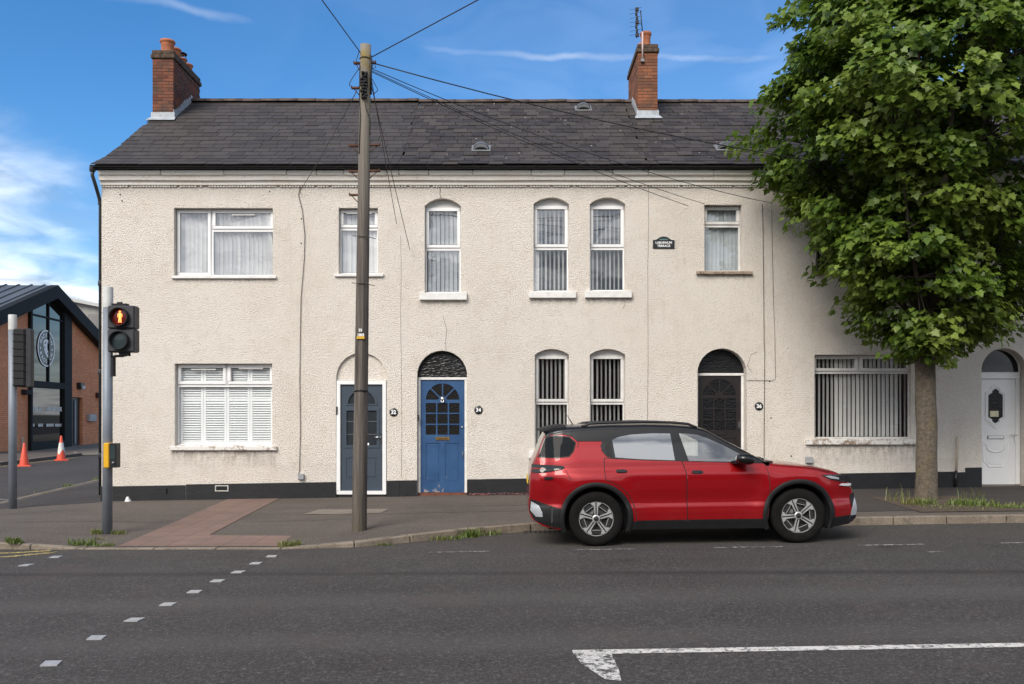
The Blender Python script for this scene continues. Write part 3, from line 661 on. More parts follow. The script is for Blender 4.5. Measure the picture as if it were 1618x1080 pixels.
# --- roofs
def slate_mesh(w, name, mat):
    mb = MB(); L = .335; t = .013
    v = [(-w/2,0,0),(w/2,0,0),(w/2,L,-.008),(-w/2,L,-.008),(-w/2,0,t),(w/2,0,t),(w/2,L,t-.008),(-w/2,L,t-.008)]
    return mb.hexa(v).mesh(name, mat, recalc=True)
seg = [math.hypot(b[0]-a[0], b[1]-a[1]) for a, b in zip(PROF, PROF[1:])]; SL = sum(seg)
def roof_at(s):
    for (a, b), l in zip(zip(PROF, PROF[1:]), seg):
        if s <= l or b is PROF[-1]: t = s/l; return a[0]+(b[0]-a[0])*t, a[1]+(b[1]-a[1])*t
        s -= l
CHIM = [(B[0]-.005, B[0]+.48, 20.50, 22.25), (2.93, 3.39, 20.62, 22.3)]
ROW = .268
for i, h in enumerate(HOUSE):
    x0, x1 = B[i]-(.06 if i == 0 else 0), B[i+1]
    mb = MB(); n = len(PROF); off = -.035
    vs = [(xx, y, z+off) for xx in (x0+.02, x1) for y, z in PROF+[(25.75,6.6)]]
    mb.add(vs, [(j, n+1+j, n+2+j, j+1) for j in range(n)])
    rf = mb.build('roof', M['roofdeck'], h, recalc=False)
    rr = random.Random(50+i); w = .335 if i == 0 else .305; new = (i == 0)
    meshes = [slate_mesh(w*k, 'slate', M['slate_new'] if new else M['slate_old']) for k in (.985, .975, .965)]
    small = {}
    rows = int(SL/ROW)+1; items = []
    for r in range(rows):
        s = r*ROW-.02; s2 = min(s+.28, SL); y, z = roof_at(max(0, s)); y2, z2 = roof_at(s2); ang = math.atan2(z2-z, y2-y)
        x = x0-(w/2 if r % 2 else 0)-rr.uniform(0, w*.45)
        while x < x1-.02:
            a, b = max(x, x0), min(x+w, x1)
            if b-a > .05 and y < RIDGE_Y-.05: items.append((y, z, ang, (a+b)/2, b-a))
            x += w
    items.sort(key=lambda q: q[0]); sing = items[:300]; rest = items[300:]
    for y, z, ang, xc, ww in sing:
        if abs(ww-w) < .01: me = rr.choice(meshes)
        else:
            key = round(ww, 2)
            if key not in small: small[key] = slate_mesh(key-.007, 'slate', M['slate_new'] if new else M['slate_old'])
            me = small[key]
        o = link('slate', me, rf); o.location = (xc, y, z+rr.uniform(.004, .010 if new else .018)); o.rotation_euler = (ang+rr.uniform(-.012,.012)-.012, rr.uniform(-.004,.004), rr.uniform(-.006,.006)*(1 if new else 2.2))
    if rest:
        mb = MB(); L = .335; t = .013
        for y, z, ang, xc, ww in rest:
            q = Matrix.Translation((xc, y, z+rr.uniform(.004,.012))) @ Matrix.Rotation(ang-.012, 4, 'X'); w2 = (ww-.008)/2
            mb.hexa([q @ Vector(p) for p in ((-w2,0,0),(w2,0,0),(w2,L,-.008),(-w2,L,-.008),(-w2,0,t),(w2,0,t),(w2,L,t-.008),(-w2,L,t-.008))])
        o = mb.build('slate', M['slate_new'] if new else M['slate_old'], rf); o['kind'] = 'stuff'
    # ridge tiles
    mb = MB(); n = 8; Rr = .115; hz = .02 if new else 0.
    vs = [(xx, Rr*math.cos(math.pi*j/n), Rr*.8*math.sin(math.pi*j/n)) for xx in (0,.445) for j in range(n+1)]
    mb.add(vs, [(j,j+1,n+2+j,n+1+j) for j in range(n)], 0, True)
    for k in (0, 1): mb.add(vs[k*(n+1):(k+1)*(n+1)], [list(range(n+1))])
    me = mb.mesh('ridge_tile', M['ridge'], recalc=True); x = x0
    while x < x1-.03:
        if not any(c[0]-.1 < x+.22 < c[1]+.05 and False for c in CHIM):
            o = link('ridge_tile', me, rf); o.location = (x, RIDGE_Y, RIDGE_Z-.02+hz+rr.uniform(-.006,.006)); o.rotation_euler = (rr.uniform(-.03,.03), rr.uniform(-.008,.008), 0)
            if x+.45 > x1: o.scale.x = (x1-x)/.45
        x += .45
    # clumps of moss and spots of lichen on the older slates
    if i:
        for nm, mt, cnt, sz in (('moss', M['moss'], 150, (.016,.045)), ('lichen', M['drop'], 70, (.010,.030))):
            mb = MB()
            for k in range(cnt):
                s = rr.choice(range(1, rows-1))*ROW-.01+(0 if nm == 'moss' else rr.uniform(0,.2)); y, z = roof_at(s); xx = rr.uniform(x0+.1, x1-.1)
                if i == 1 and nm == 'moss' and xx < x0+1.0: continue
                a = rr.uniform(*sz); hh = a*(.9 if nm == 'moss' else .25)
                ring = [(xx+a*1.2*math.cos(t)*rr.uniform(.7,1.2), y+a*.8*math.sin(t)*rr.uniform(.7,1.2), z+.012+a*.5*math.sin(t)) for t in [q*math.pi/3 for q in range(6)]]
                mb.add(ring+[(xx, y-hh*.4, z+.016+hh)], [(j,(j+1)%6,6) for j in range(6)], 0, nm == 'moss')
            o = mb.build(nm, mt, rf); o['kind'] = 'stuff'
# bell-mouth vents in the slates
for hi, (u, v) in ((1,(922,176)),(1,(760,240)),(2,(1147,239))):
    for s in [q*.02 for q in range(int(SL/.02))]:
        y, z = roof_at(s)
        if 655-(z-1.73)*1400/y <= v: break
    x = (u-809)*y/1400; y2, z2 = roof_at(s+.3); an = math.atan2(z2-z, y2-y); q = Matrix.Translation((x,y,z+.03)) @ Matrix.Rotation(an, 4, 'X')
    vt = MB().hexa([q @ Vector(p) for p in ((-.2,-.06,0),(.2,-.06,0),(.2,.34,0),(-.2,.34,0),(-.2,-.06,.012),(.2,-.06,.012),(.2,.34,.012),(-.2,.34,.012))]).build('roof_vent', simple('dull_vent_plate', (.17,.18,.19), .6), HOUSE[hi])
    n = 10; mb = MB(); vs = []
    for (yy, rr_) in ((.02,.15),(.10,.155),(.30,.08)):
        vs += [q @ Vector((rr_*1.08*math.cos(math.pi*j/n), yy, .012+rr_*math.sin(math.pi*j/n)*(.95 if yy < .2 else .5))) for j in range(n+1)]
    mb.add(vs, [(a*(n+1)+j, a*(n+1)+j+1, (a+1)*(n+1)+j+1, (a+1)*(n+1)+j) for a in (0,1) for j in range(n)], 0, True)
    mb.build('vent_hood', M['steel'], vt)
    MB().add([q @ Vector((.15*math.cos(math.pi*j/n), .024, .012+.14*math.sin(math.pi*j/n))) for j in range(n+1)], [list(range(n+1))]).build('vent_front', M['galvgrey'], vt, recalc=False)
    MB().add([q @ Vector((.135*math.cos(math.pi*j/n), .016, .014+.055*math.sin(math.pi*j/n))) for j in range(n+1)], [list(range(n+1))]).build('vent_mouth', M['blackmatt'], vt, recalc=False)

# --- chimneys, brick by brick
def chimney(h, c, ztop, bm_, pots, seed):
    x0, x1, y0, y1 = c; rr = random.Random(seed); zb = roof_z(y0)-.15
    core = MB().box(x0+.008, x1-.008, y0+.008, y1-.008, zb-.6, ztop-.02).build('chimney', M['mortar'], h)
    bh, bw, gap, course = .066, .222, .009, .075
    brick = {}
    def put(xc, yc, z, lx, ly):
        k = (round(lx,3), round(ly,3))
        if k not in brick: brick[k] = MB().box(-lx/2, lx/2, -ly/2, ly/2, 0, bh).mesh('brick', bm_, bev=.004)
        o = link('brick', brick[k], core); o.location = (xc+rr.uniform(-.0015,.0015), yc+rr.uniform(-.0015,.0015), z); o.rotation_euler = (0, 0, rr.uniform(-.006,.006))
    z = ztop-.20-course; r = 0; d = .105; vis_side = x1 if x1 < 0 else x0
    zlow = roof_z(y0)-.02
    while z > zlow:
        W = x1-x0
        if r % 2 == 0:                     # front face: two stretchers, or quarter bricks at the corners
            a = (W-gap)/2
            for k in range(2): put(x0+a/2+k*(a+gap), y0+d/2, z, a, d)
        else:
            a = (W-2*gap-.5*W)/2
            put(x0+a/2, y0+d/2, z, a, d); put(x0+W/2, y0+d/2, z, W*.5, d); put(x1-a/2, y0+d/2, z, a, d)
        ys = y0+d+gap+(0 if r % 2 == 0 else 0); y = ys-(0 if r % 2 else 0)
        first = bw*(.5 if r % 2 else 1.)
        while y < y1-.02:
            l = min(first, y1-y); first = bw
            if l > .03 and roof_z(min(y+l, RIDGE_Y)) < z+.1:
                put((x1-d/2) if x1 < 0 else (x0+d/2), y+l/2, z, d, l)
            y += l+gap
        z -= course; r += 1
    # projecting cap of two courses
    cp = MB().box(x0-.035, x1+.035, y0-.035, y1+.035, ztop-.20, ztop-.10).box(x0-.012, x1+.012, y0-.012, y1+.012, ztop-.10, ztop).build('chimney_cap', M['cap'], core, bev=.014)
    for (py, hh, rr2, kind) in pots:
        pb = MB(); xc = (x0+x1)/2; r0 = rr2
        pb.lathe([(r0*.8,ztop-.03),(r0*.92,ztop),(r0*.88,ztop+.03),(r0*.86,ztop+hh*.62),(r0*.90,ztop+hh*.66),(r0*.88,ztop+hh*.72),(r0*.9,ztop+hh*.78),(r0*1.06,ztop+hh*.84),(r0*1.06,ztop+hh*.94),(r0*.98,ztop+hh),(r0*.8,ztop+hh),(r0*.74,ztop+hh*.6)], (xc,py,0), 18)
        po = pb.build('chimney_pot', M['pot'], core)
        if kind == 'cowl':
            mbx = MB().lathe([(.02,ztop+hh+.18),(r0*1.0,ztop+hh+.13),(r0*1.05,ztop+hh+.115),(.02,ztop+hh+.12)], (xc,py,0), 16)
            for t in range(4): mbx.tube([(xc+r0*.8*math.cos(t*1.57+.4), py+r0*.8*math.sin(t*1.57+.4), ztop+hh*.8), (xc+r0*.8*math.cos(t*1.57+.4), py+r0*.8*math.sin(t*1.57+.4), ztop+hh+.13)], .01, 5)
            mbx.build('cowl', M['black'], core)
    # lead flashing: apron in front and a stepped soaker up the slope
    mb = MB(); zf = roof_z(y0)
    mb.box(x0-.03, x1+.03, y0-.012, y0+.01, zf-.02, zf+.17)
    sl = math.atan(.68); q = Matrix.Translation((0, y0-.01, zf+.045)) @ Matrix.Rotation(sl, 4, 'X')
    mb.hexa([q @ Vector(p) for p in ((x0-.09,-.20,0),(x1+.09,-.20,0),(x1+.05,.01,0),(x0-.05,.01,0),(x0-.09,-.20,.008),(x1+.09,-.20,.008),(x1+.05,.01,.008),(x0-.05,.01,.008))])
    sx = x1+.012 if x1 < 0 else x0-.012; y = y0
    while y < RIDGE_Y-.1:
        e = min(y+.11, RIDGE_Y); mb.box(min(sx, sx-.012*(1 if x1 < 0 else -1)), max(sx, sx-.012*(1 if x1 < 0 else -1)), y+.002, e, roof_z(y)-.05, roof_z(y)+.22+.02*math.sin(y*9)); y += .11
    if x1 > 0: 
        y = y0; sx = x1+.012
        while y < RIDGE_Y-.1: mb.box(sx-.012, sx, y+.002, y+.11, roof_z(y)-.05, roof_z(y)+.2); y += .11
    mb.build('flashing', M['lead'], core)
    return core
chimney(HOUSE[0], CHIM[0], 10.17, M['brick'], [(20.78,.33,.165,''),(21.2,.31,.15,''),(21.62,.24,.14,'cowl'),(22.02,.26,.14,'')], 3)
chimney(HOUSE[2], CHIM[1], 10.36, M['brick2'], [(20.95,.40,.13,''),(21.45,.33,.13,''),(21.95,.33,.12,'')], 5)
# aerial on the right chimney
ae = thing('television_aerial', 'small television aerial on a pale mast on the orange brick chimney', 'aerial', (3.02, 20.58, 9.9))
MB().tube([(3.03,20.57,9.95),(3.03,20.57,10.62)], .020, 8).build('mast', simple('pinkish_mast', (.55,.42,.40), .5), ae)
mb = MB().tube([(3.03,20.57,10.6),(3.0,20.58,10.95),(2.99,20.6,11.13)], .012, 6)
mb.build('boom_mast', M['black'], ae)
mb = MB()
for k in range(7):
    z = 10.55+k*.10; y = 20.62; xx = 2.90+.01*math.sin(k*2)
    mb.tube([(xx-.16,y,z),(xx+.12,y,z+.06)], .004, 4)
    mb.box(xx-.025, xx+.025+.03*(k % 3 == 0), y-.03, y+.03, z-.02, z+.05)
mb.tube([(2.90,20.62,10.5),(2.91,20.62,11.18)], .010, 6); mb.tube([(2.9,20.62,10.8),(3.01,20.6,10.85)], .008, 5)
mb.build('elements', M['black'], ae)
MB().box(2.99, 3.07, 20.55, 20.60, 9.93, 9.99).build('bracket', M['steel'], ae)

# ------------------------------------------------------------------ windows
def bars(mb, x0, x1, z0, z1, y0, y1, w, m=0):
    mb.box(x0, x1, y0, y1, z1-w, z1, m); mb.box(x0, x1, y0, y1, z0, z0+w, m)
    mb.box(x0, x0+w, y0, y1, z0+w, z1-w, m); mb.box(x1-w, x1, y0, y1, z0+w, z1-w, m)
def window(h, o, lights, fm, gm, sill=None, vents=(), fw=.045):
    y = DW+o['d']; x0, x1, z0, z1 = o['x0'], o['x1'], o['z0'], o['zs']
    mb = MB(); panes = []
    for (a, b, c, d, sash) in lights:
        lx0, lx1, lz0, lz1 = x0+(x1-x0)*a+.002, x0+(x1-x0)*b-.002, z0+(z1-z0)*c+.002, z0+(z1-z0)*d-.002
        w = fw*.72; bars(mb, lx0, lx1, lz0, lz1, y, y+.06, w)
        ix0, ix1, iz0, iz1 = lx0+w, lx1-w, lz0+w, lz1-w
        if sash:
            ws = .058; bars(mb, ix0-.014, ix1+.014, iz0-.014, iz1+.014, y-.018, y+.045, ws)
            ix0 += ws-.014; ix1 -= ws-.014; iz0 += ws-.014; iz1 -= ws-.014
        panes.append((ix0, ix1, iz0, iz1))
    f = mb.build('window', fm, h, bev=.005)
    for k, p in enumerate(panes):
        # the front of each pane only: a single sheet of glass set in its rebate, turned a hair as real panes are
        q = MB().add([(p[0]-.005,y+.022,p[2]-.005),(p[1]+.005,y+.022,p[2]-.005),(p[1]+.005,y+.022+rnd.uniform(-.004,.004),p[3]+.005),(p[0]-.005,y+.022+rnd.uniform(-.004,.004),p[3]+.005)], [(0,1,2,3)])
        q.build('pane', gm if not isinstance(gm, (list, tuple)) else gm[k], f, recalc=False)
    if o['zc']:
        lp = [(x0+.001, z1), (x1-.001, z1)]+[(clamp(a, x0+.001, x1-.001), b) for a, b in arc_top(x0, x1, z1+.002, o['zc']+.002, 12)[1:-1]]
        MB().prism(lp, y+.01, y+.06).build('arched_head', M['upvc_dirty'], f)
    for (a, b, zt) in vents:
        MB().box(a, b, y-.032, y-.019, zt-.022, zt).build('trickle_vent', simple('vent_plastic', (.55,.55,.55), .5) if False else M['upvc_dirty'], f)
    if sill:
        (sa, sb, zt, zb, mt, pr) = sill
        v = [(sa,DW-pr,zb),(sb,DW-pr,zb),(sb,DW+.02,zb),(sa,DW+.02,zb),(sa,DW-pr,zt-.012),(sb,DW-pr,zt-.012),(sb,DW+.02,zt),(sa,DW+.02,zt)]
        s = MB().hexa(v); s.box(x0+.002, x1-.002, DW+.021, y+.02, zb+.01, zt+.004)
        s.build('sill', mt, f, bev=.006)
    return f
def blind(label, o, x0, x1, z0, z1, mat, ang, pitch=.082, width=.089, skip=(), tilt=None, dy=.10, group='vertical blinds in the windows'):
    x0 -= .07; x1 += .07; y = DW+o['d']+dy; t = thing('vertical_blind', label, 'blind', ((x0+x1)/2, y, z0), group)
    MB().box(x0, x1, y-.02, y+.02, z1-.03, z1).build('head_rail', M['upvc_dirty'], t)
    n = 3; me = MB(); w = width/2
    pts = [(-w,0),(-w*.4,.006),(w*.4,.006),(w,0)]
    vs = [(a, b, zz) for zz in (0, 1) for a, b in pts]
    me.add(vs, [(j, j+1, 5+j, 4+j) for j in range(3)], 0, True)
    slat = me.mesh('slat', mat, recalc=False); x = x0+pitch/2; k = 0; rr = random.Random(hash(label) % 1000 if False else int(abs(x0*977)) % 1000)
    while x < x1-pitch*.3:
        if k not in skip:
            o2 = link('slat', slat, t); o2.location = (x, y+rr.uniform(-.006,.006), z0); a = ang(k) if callable(ang) else ang
            o2.rotation_euler = (0, tilt(k) if tilt else rr.uniform(-.003,.003), R(a+rr.uniform(-4,4))); o2.scale = (1, 1, z1-z0-.03)
        x += pitch; k += 1
    return t
U, UD = M['upvc'], M['upvc_dirty']
GU, GM, GL = M['glass_up'], M['glass_mid'], M['glass_low']
xw = lambda o, u: (fx(u)-o['x0'])/(o['x1']-o['x0'])
zw = lambda o, v: (fz(v)-o['z0'])/(o['zs']-o['z0'])
# house 32
a, b = xw(W1, 331.5), zw(W1, 361)
window(HOUSE[0], W1, [(0,a,0,1,True),(a,1,b,1,True),(a,1,0,b,False)], U, GU, (fx(272),fx(437),fz(435),fz(440),M['sill'],.05), [(fx(364),fx(400),fz(336.5))])
blind('pale vertical blind in the wide upper window of the end house', W1, W1['x0']+.03, W1['x1']-.03, W1['z0']+.05, W1['zs']-.04, M['blind_white'], 42, .088, .089, tilt=lambda k: (0 if k < 21 else (k-20)*-.04))
b = zw(W2, 359)
window(HOUSE[0], W2, [(0,1,b,1,True),(0,1,0,b,False)], U, GU, (fx(529),fx(606),fz(432),fz(437),M['sill'],.05), [(fx(546),fx(586),fz(334))])
blind('pale vertical blind in the narrow upper window behind the telegraph pole', W2, W2['x0']+.03, W2['x1']-.03, W2['z0']+.05, W2['zs']-.04, M['blind_white'], 30, .088)
a, b = xw(W8, 355.5), zw(W8, 608)
window(HOUSE[0], W8, [(0,a,b,1,True),(a,1,b,1,True),(0,1,0,b,False)], U, GM, (fx(270),fx(438),fz(704),fz(711),M['oldsill'],.06), [(fx(299),fx(338),fz(582)),(fx(375),fx(413),fz(580.5))])
def shutters(o):
    y = DW+o['d']+.065; t = thing('plantation_shutters', 'pale plantation shutters inside the lower window of the end house', 'shutters', ((o['x0']+o['x1'])/2, y, o['z0']))
    x0, x1, z0, z1 = o['x0']+.04, o['x1']-.03, o['z0']+.03, o['zs']-.03; n = 4; w = (x1-x0)/n; zm = z0+(z1-z0)*.565
    for k in range(n):
        a, b = x0+k*w+.003, x0+(k+1)*w-.003
        mb = MB(); bars(mb, a, b, z0, z1, y, y+.03, .048); mb.box(a+.048, b-.048, y, y+.03, zm-.035, zm+.035)
        p = mb.build('shutter_panel', M['shutter'], t, bev=.003)
        lz = MB().hexa([(a+.05,-.028,-.022),(b-.05,-.028,-.022),(b-.05,-.020,-.024),(a+.05,-.020,-.024),(a+.05,.020,.024),(b-.05,.020,.024),(b-.05,.028,.022),(a+.05,.028,.022)]).mesh('louvre', M['shutter'])
        for (za, zb2) in ((z0+.05, zm-.035), (zm+.035, z1-.05)):
            m = int((zb2-za)/.047)
            for j in range(m):
                l = link('louvre', lz, p); l.location = (0, y+.018, za+(j+.5)*(zb2-za)/m)
shutters(W8)
# house 34
def arched(o, vs, label, gm, bm_, ang, sill, skip=()):
    b = zw(o, vs)
    window(HOUSE[1], o, [(0,1,b,1,True),(0,1,0,b,False)], U if gm[0] is GU else UD, gm, sill)
    blind(label, o, o['x0']+.02, o['x1']-.02, o['z0']+.04, o['zs']-.02, bm_, ang, .088, .089, skip)
ZS = lambda u0, u1, v0, v1: (fx(u0), fx(u1), fz(v0), fz(v1), M['sill'], .075)
arched(W3, 391, 'grey vertical blind in the arched upper window above the blue door', (GU,GU), M['blind_grey'], 40, ZS(663,738,462,474))
arched(W4, 390, 'part-open vertical blind in the left of the paired upper arched windows', (GU,GM), M['blind_white'], lambda k: 63 if k > 1 else 20, ZS(836,910,460,471))
arched(W5, 390, 'part-open vertical blind in the right of the paired upper arched windows', (GU,GM), M['blind_white'], 65, ZS(924,998,459,470.5))
arched(W9, 636, 'open vertical blind in the arched ground window above the car tail', (GL,GL), M['blind_dim'], 60, ZS(836,908,712,723))
arched(W10, 636, 'open vertical blind in the arched ground window above the car roof', (GL,GL), M['blind_dim'], 62, ZS(924,998,711,722))
# house 36
b = zw(W6, 354)
window(HOUSE[2], W6, [(0,1,b,1,True),(0,1,0,b,False)], UD, GM, (fx(1100),fx(1188),fz(428),fz(433.5),M['stain'],.07))
blind('closed blue-grey vertical blind in the small upper window beside the name plaque', W6, W6['x0']+.02, W6['x1']-.02, W6['z0']+.04, W6['zs']-.03, M['blind_blue'], 16, .082)
a, b = xw(W7, 1340), zw(W7, 357)
window(HOUSE[2], W7, [(0,a,0,1,True),(a,1,b,1,True),(a,1,0,b,False)], UD, GU, (fx(1285),fx(1447),fz(430),fz(435),M['stain'],.07))
blind('vertical blind in the upper window screened by the tree', W7, W7['x0']+.03, W7['x1']-.03, W7['z0']+.05, W7['zs']-.04, M['blind_grey'], 40, .088)
a, b = xw(W11, 1361), zw(W11, 587)
window(HOUSE[2], W11, [(0,a,b,1,True),(a,1,b,1,True),(0,1,0,b,False)], UD, GL, (fx(1272),fx(1452),fz(693),fz(702),M['oldsill'],.07))
blind('open off-white vertical blind in the wide ground window beside the tree trunk', W11, W11['x0']+.02, W11['x1']-.03, W11['z0']+.04, W11['zs']-.04, M['blind_dim'], lambda k: (24 if 5 < k < 21 else 42), .088)

# ------------------------------------------------------------------ doors
def fan_holes(cx, zb, r, n, gap):          # sunburst lights
    out = []
    for k in range(n):
        a0 = math.pi*k/n; a1 = math.pi*(k+1)/n; ri = r*.26; g = gap/r; pts = []
        m = 5
        for j in range(m+1): t = a0+g+(a1-a0-2*g)*j/m; pts.append((cx+r*math.cos(t), max(zb+.004, zb+r*math.sin(t))))
        g2 = gap/ri*.9
        for t in (a1-min(g2,.3), a0+min(g2,.3)): pts.append((cx+ri*math.cos(t), max(zb+.004, zb+ri*math.sin(t))))
        out.append(pts)
    return out
def frame_u(h, x0, x1, z0, z1, y, w, mat, d=.07):
    mb = MB(); mb.box(x0, x0+w, y, y+d, z0, z1-w); mb.box(x1-w, x1, y, y+d, z0, z1-w); mb.box(x0, x1, y-.006, y+d, z1-w, z1)
    return mb.build('door_frame', mat, h, bev=.005)
def fan(h, o, zlo, y, mat, ring=None):
    x0, x1 = o['x0'], o['x1']
    loop = [(x0+.004, zlo), (x1-.004, zlo)]+[(clamp(a, x0+.004, x1-.004), max(zlo+.001, b-.002)) for a, b in arc_top(x0, x1, o['zs'], o['zc'], 16) if b > zlo+.01]
    f = MB().prism(loop, y, y+.02).build('fanlight', mat, h)
    if ring:
        cx = (x0+x1)/2; inner = [(cx+(a-cx)*.93, zlo+(b-zlo)*.94+.012) for a, b in loop]
        MB().plate(loop, [inner], y-.03, .028).build('fanlight_frame', ring, f)
    return f
# no. 34, worn bright blue
def glazed_door(h, o, vtop, mat, glass, ydoor, name_label, extras):
    x0, x1 = o['x0']+.005, o['x1']-.005; zt = fz(vtop); zb = wallbase((x0+x1)/2)+.06
    fr = frame_u(h, x0, x1, zb-.06, zt, ydoor-.02, .052, M['sill'])
    dx0, dx1, dz1 = x0+.055, x1-.055, zt-.056; W = dx1-dx0; H = dz1-zb; st = W*.115
    holes = []; cx = (dx0+dx1)/2; rf = (W-2*st)/2
    zf = dz1-.075-rf*.98; holes += fan_holes(cx, zf, rf, 4, .014)
    gw = (W-2*st-2*.028)/3; gz1 = zf-.055; gh = .198
    for r in range(3):
        for c in range(3): q = dx0+st+c*(gw+.028); holes.append(rect(q, q+gw, gz1-(r+1)*gh-r*.026, gz1-r*(gh+.026)))
    zpan = gz1-3*gh-2*.026-.17; pw = (W-2*st-.10)/2
    pan = [rect(dx0+st, dx0+st+pw, zb+.20, zpan), rect(dx1-st-pw, dx1-st, zb+.20, zpan)]
    mb = MB(); mb.plate(rect(dx0, dx1, zb, dz1), holes+pan, ydoor, .018)
    d = mb.build('door', mat, h, recalc=False); d['label'] = name_label
    for q in holes: MB().add([(a, ydoor+.014, b) for a, b in q], [list(range(len(q)))]).build('pane', glass, d)
    for q in pan: MB().box(q[0][0]-.002, q[1][0]+.002, ydoor+.012, ydoor+.02, q[0][1]-.002, q[2][1]+.002).box(q[0][0]+.03, q[1][0]-.03, ydoor+.006, ydoor+.013, q[0][1]+.03, q[2][1]-.03).build('door_panel', mat, d, bev=.003)
    MB().box(x0, x1, ydoor-.05, ydoor+.05, zb-.075, zb-.004).build('threshold', simple('worn_red_threshold', (.14,.05,.03), .8, var=.3, scale=12), h)
    return d, dx0, dx1, zb, dz1, zf, zpan, cx, fr
d, dx0, dx1, zb, dz1, zf, zpan, cx, fr = glazed_door(HOUSE[1], D34, 595.5, M['blue'], M['obscure'], DW+.13, 'worn bright blue door with small panes and a sunburst light', None)
y = DW+.13
lb = MB().box(cx-.14, cx+.14, y-.012, y+.001, zpan+.055, zpan+.125).build('letterbox', M['brass'], d, bev=.006)
MB().box(cx-.105, cx+.105, y-.017, y-.012, zpan+.072, zpan+.106).build('letter_flap', simple('dark_brass', (.20,.12,.05), .4, metal=.8), lb, bev=.002)
MB().lathe([(.001,-.055),(.03,-.05),(.045,-.03),(.05,-.005),(.055,0)], (cx,y,zf+.03), 14, 'Y').tube([(cx-.03,y-.04,zf+.02),(cx-.02,y-.05,zf-.04),(cx+.02,y-.05,zf-.04),(cx+.03,y-.04,zf+.02)], .010, 6).build('door_knocker', M['chrome'], d)
MB().lathe([(.001,-.03),(.018,-.025),(.022,0)], (dx1-.05,y,zb+1.33), 10, 'Y').build('door_lock', M['chrome'], d)
MB().tube([(dx1-.03,y-.005,zb+.83),(dx1-.03,y-.035,zb+.82),(dx1-.03,y-.035,zb+.72),(dx1-.03,y-.005,zb+.71)], .008, 6).build('door_handle', M['steel'], d)
fan(HOUSE[1], D34, fz(595.5)+.002, DW+.12, M['obscure_fan'], None)
MB().box(D34['x0']+.004, D34['x0']+.03, DW-.02, DW+.1, fz(664), fz(655)).build('doorbell', M['black'], HOUSE[1])
# no. 36, black-brown, half hidden by the car
d, dx0, dx1, zb, dz1, zf, zpan, cx, fr = glazed_door(HOUSE[2], D36, 588.5, M['blackdoor'], m_obscure('dark_obscured_glass', (.008,.008,.009), 30, .4), DW+.23, 'black door with small panes and a sunburst light', None)
MB().box(dx1-.055, dx1-.025, DW+.20, DW+.231, zb+1.22, zb+1.34).build('door_lock', M['chrome'], d, bev=.004)
MB().box(cx-.14, cx+.14, DW+.218, DW+.231, zpan+.055, zpan+.125).build('letterbox', M['blackdoor'], d, bev=.004)
fan(HOUSE[2], D36, fz(588.5)+.002, DW+.22, M['obscure_fan'], None)
# no. 32, modern slate blue door; the arch above is filled in
o = D32; x0, x1 = o['x0']+.01, o['x1']-.012; y = DW+.05; zt = fz(601); zb = wallbase((x0+x1)/2)+.05; h = HOUSE[0]
loop = [(o['x0']+.003, zt+.006), (o['x1']-.003, zt+.006)]+[(clamp(a,o['x0']+.003,o['x1']-.003), b-.002) for a, b in arc_top(o['x0'], o['x1'], o['zs'], o['zc'], 16) if b > zt+.02]
MB().prism(loop, DW+.06, DW+.14).build('arch_infill', M['rough'], h)
mb = MB(); bars(mb, x0, x1, zb, zt, y-.05, y+.02, .075); mb.build('door_frame', U, h, bev=.006)
MB().box(x0+.02, x1-.02, y-.03, y+.1, zb-.15, zb-.002).build('threshold', M['blackmatt'], h)
dx0, dx1, dz0, dz1 = x0+.077, x1-.077, zb+.077, zt-.077; W = dx1-dx0; cx = (dx0+dx1)/2
rf = W*.36; zf = dz1-.12-rf*.95
fanh = [(cx-rf, zf), (cx+rf, zf)]+[(cx+rf*math.cos(t), zf+.01+rf*.95*math.sin(t)) for t in [math.pi*j/12 for j in range(1,12)]]
gl = rect(cx-W*.40, cx+W*.40, zf-.86, zf-.08); p1 = rect(dx0+W*.13, cx-W*.06, dz0+.25, zf-1.08); p2 = rect(cx+W*.06, dx1-W*.13, dz0+.25, zf-1.08)
d = MB().plate(rect(dx0, dx1, dz0, dz1), [fanh, gl, p1, p2], y-.01, .02).build('door', M['slateblue'], h, recalc=False); d['label'] = 'dark blue-grey composite door with an arched light'
for q in (fanh, gl):
    MB().add([(a, y+.004, b) for a, b in q], [list(range(len(q)))]).build('pane', M['doorglass'], d)
    c0 = (sum(a for a, b in q)/len(q), sum(b for a, b in q)/len(q)); s = .90
    MB().plate([(c0[0]+(a-c0[0])*1.06, c0[1]+(b-c0[1])*1.04) for a, b in q], [[(c0[0]+(a-c0[0])*s, c0[1]+(b-c0[1])*s) for a, b in q]], y-.022, .02).build('glazing_bead', M['slateblue'], d)
mb = MB()
for k in (1,2): 
    z = gl[0][1]+(gl[2][1]-gl[0][1])*k/3; mb.box(gl[0][0], gl[1][0], y-.002, y+.003, z-.004, z+.004); xx = gl[0][0]+(gl[1][0]-gl[0][0])*k/3; mb.box(xx-.004, xx+.004, y-.003, y+.003, gl[0][1], gl[2][1])
mb.build('lead_bar', M['steel'], d)
for q in (p1, p2): MB().box(q[0][0]-.002, q[1][0]+.002, y, y+.02, q[0][1], q[2][1]).box(q[0][0]+.035, q[1][0]-.035, y-.008, y+.001, q[0][1]+.035, q[2][1]-.035).build('door_panel', M['slateblue'], d, bev=.004)
hz = fz(692); MB().box(dx1-.045, dx1-.012, y-.022, y-.010, hz-.11, hz+.10).tube([(dx1-.03,y-.02,hz+.02),(dx1-.03,y-.06,hz+.02),(dx1-.16,y-.065,hz+.02)], .010, 7).build('door_handle', M['chrome'], d)
MB().box(cx+.07, cx+.15, y-.016, y-.010, fz(706), fz(700)+.005).build('door_sticker', M['signwhite'], d)
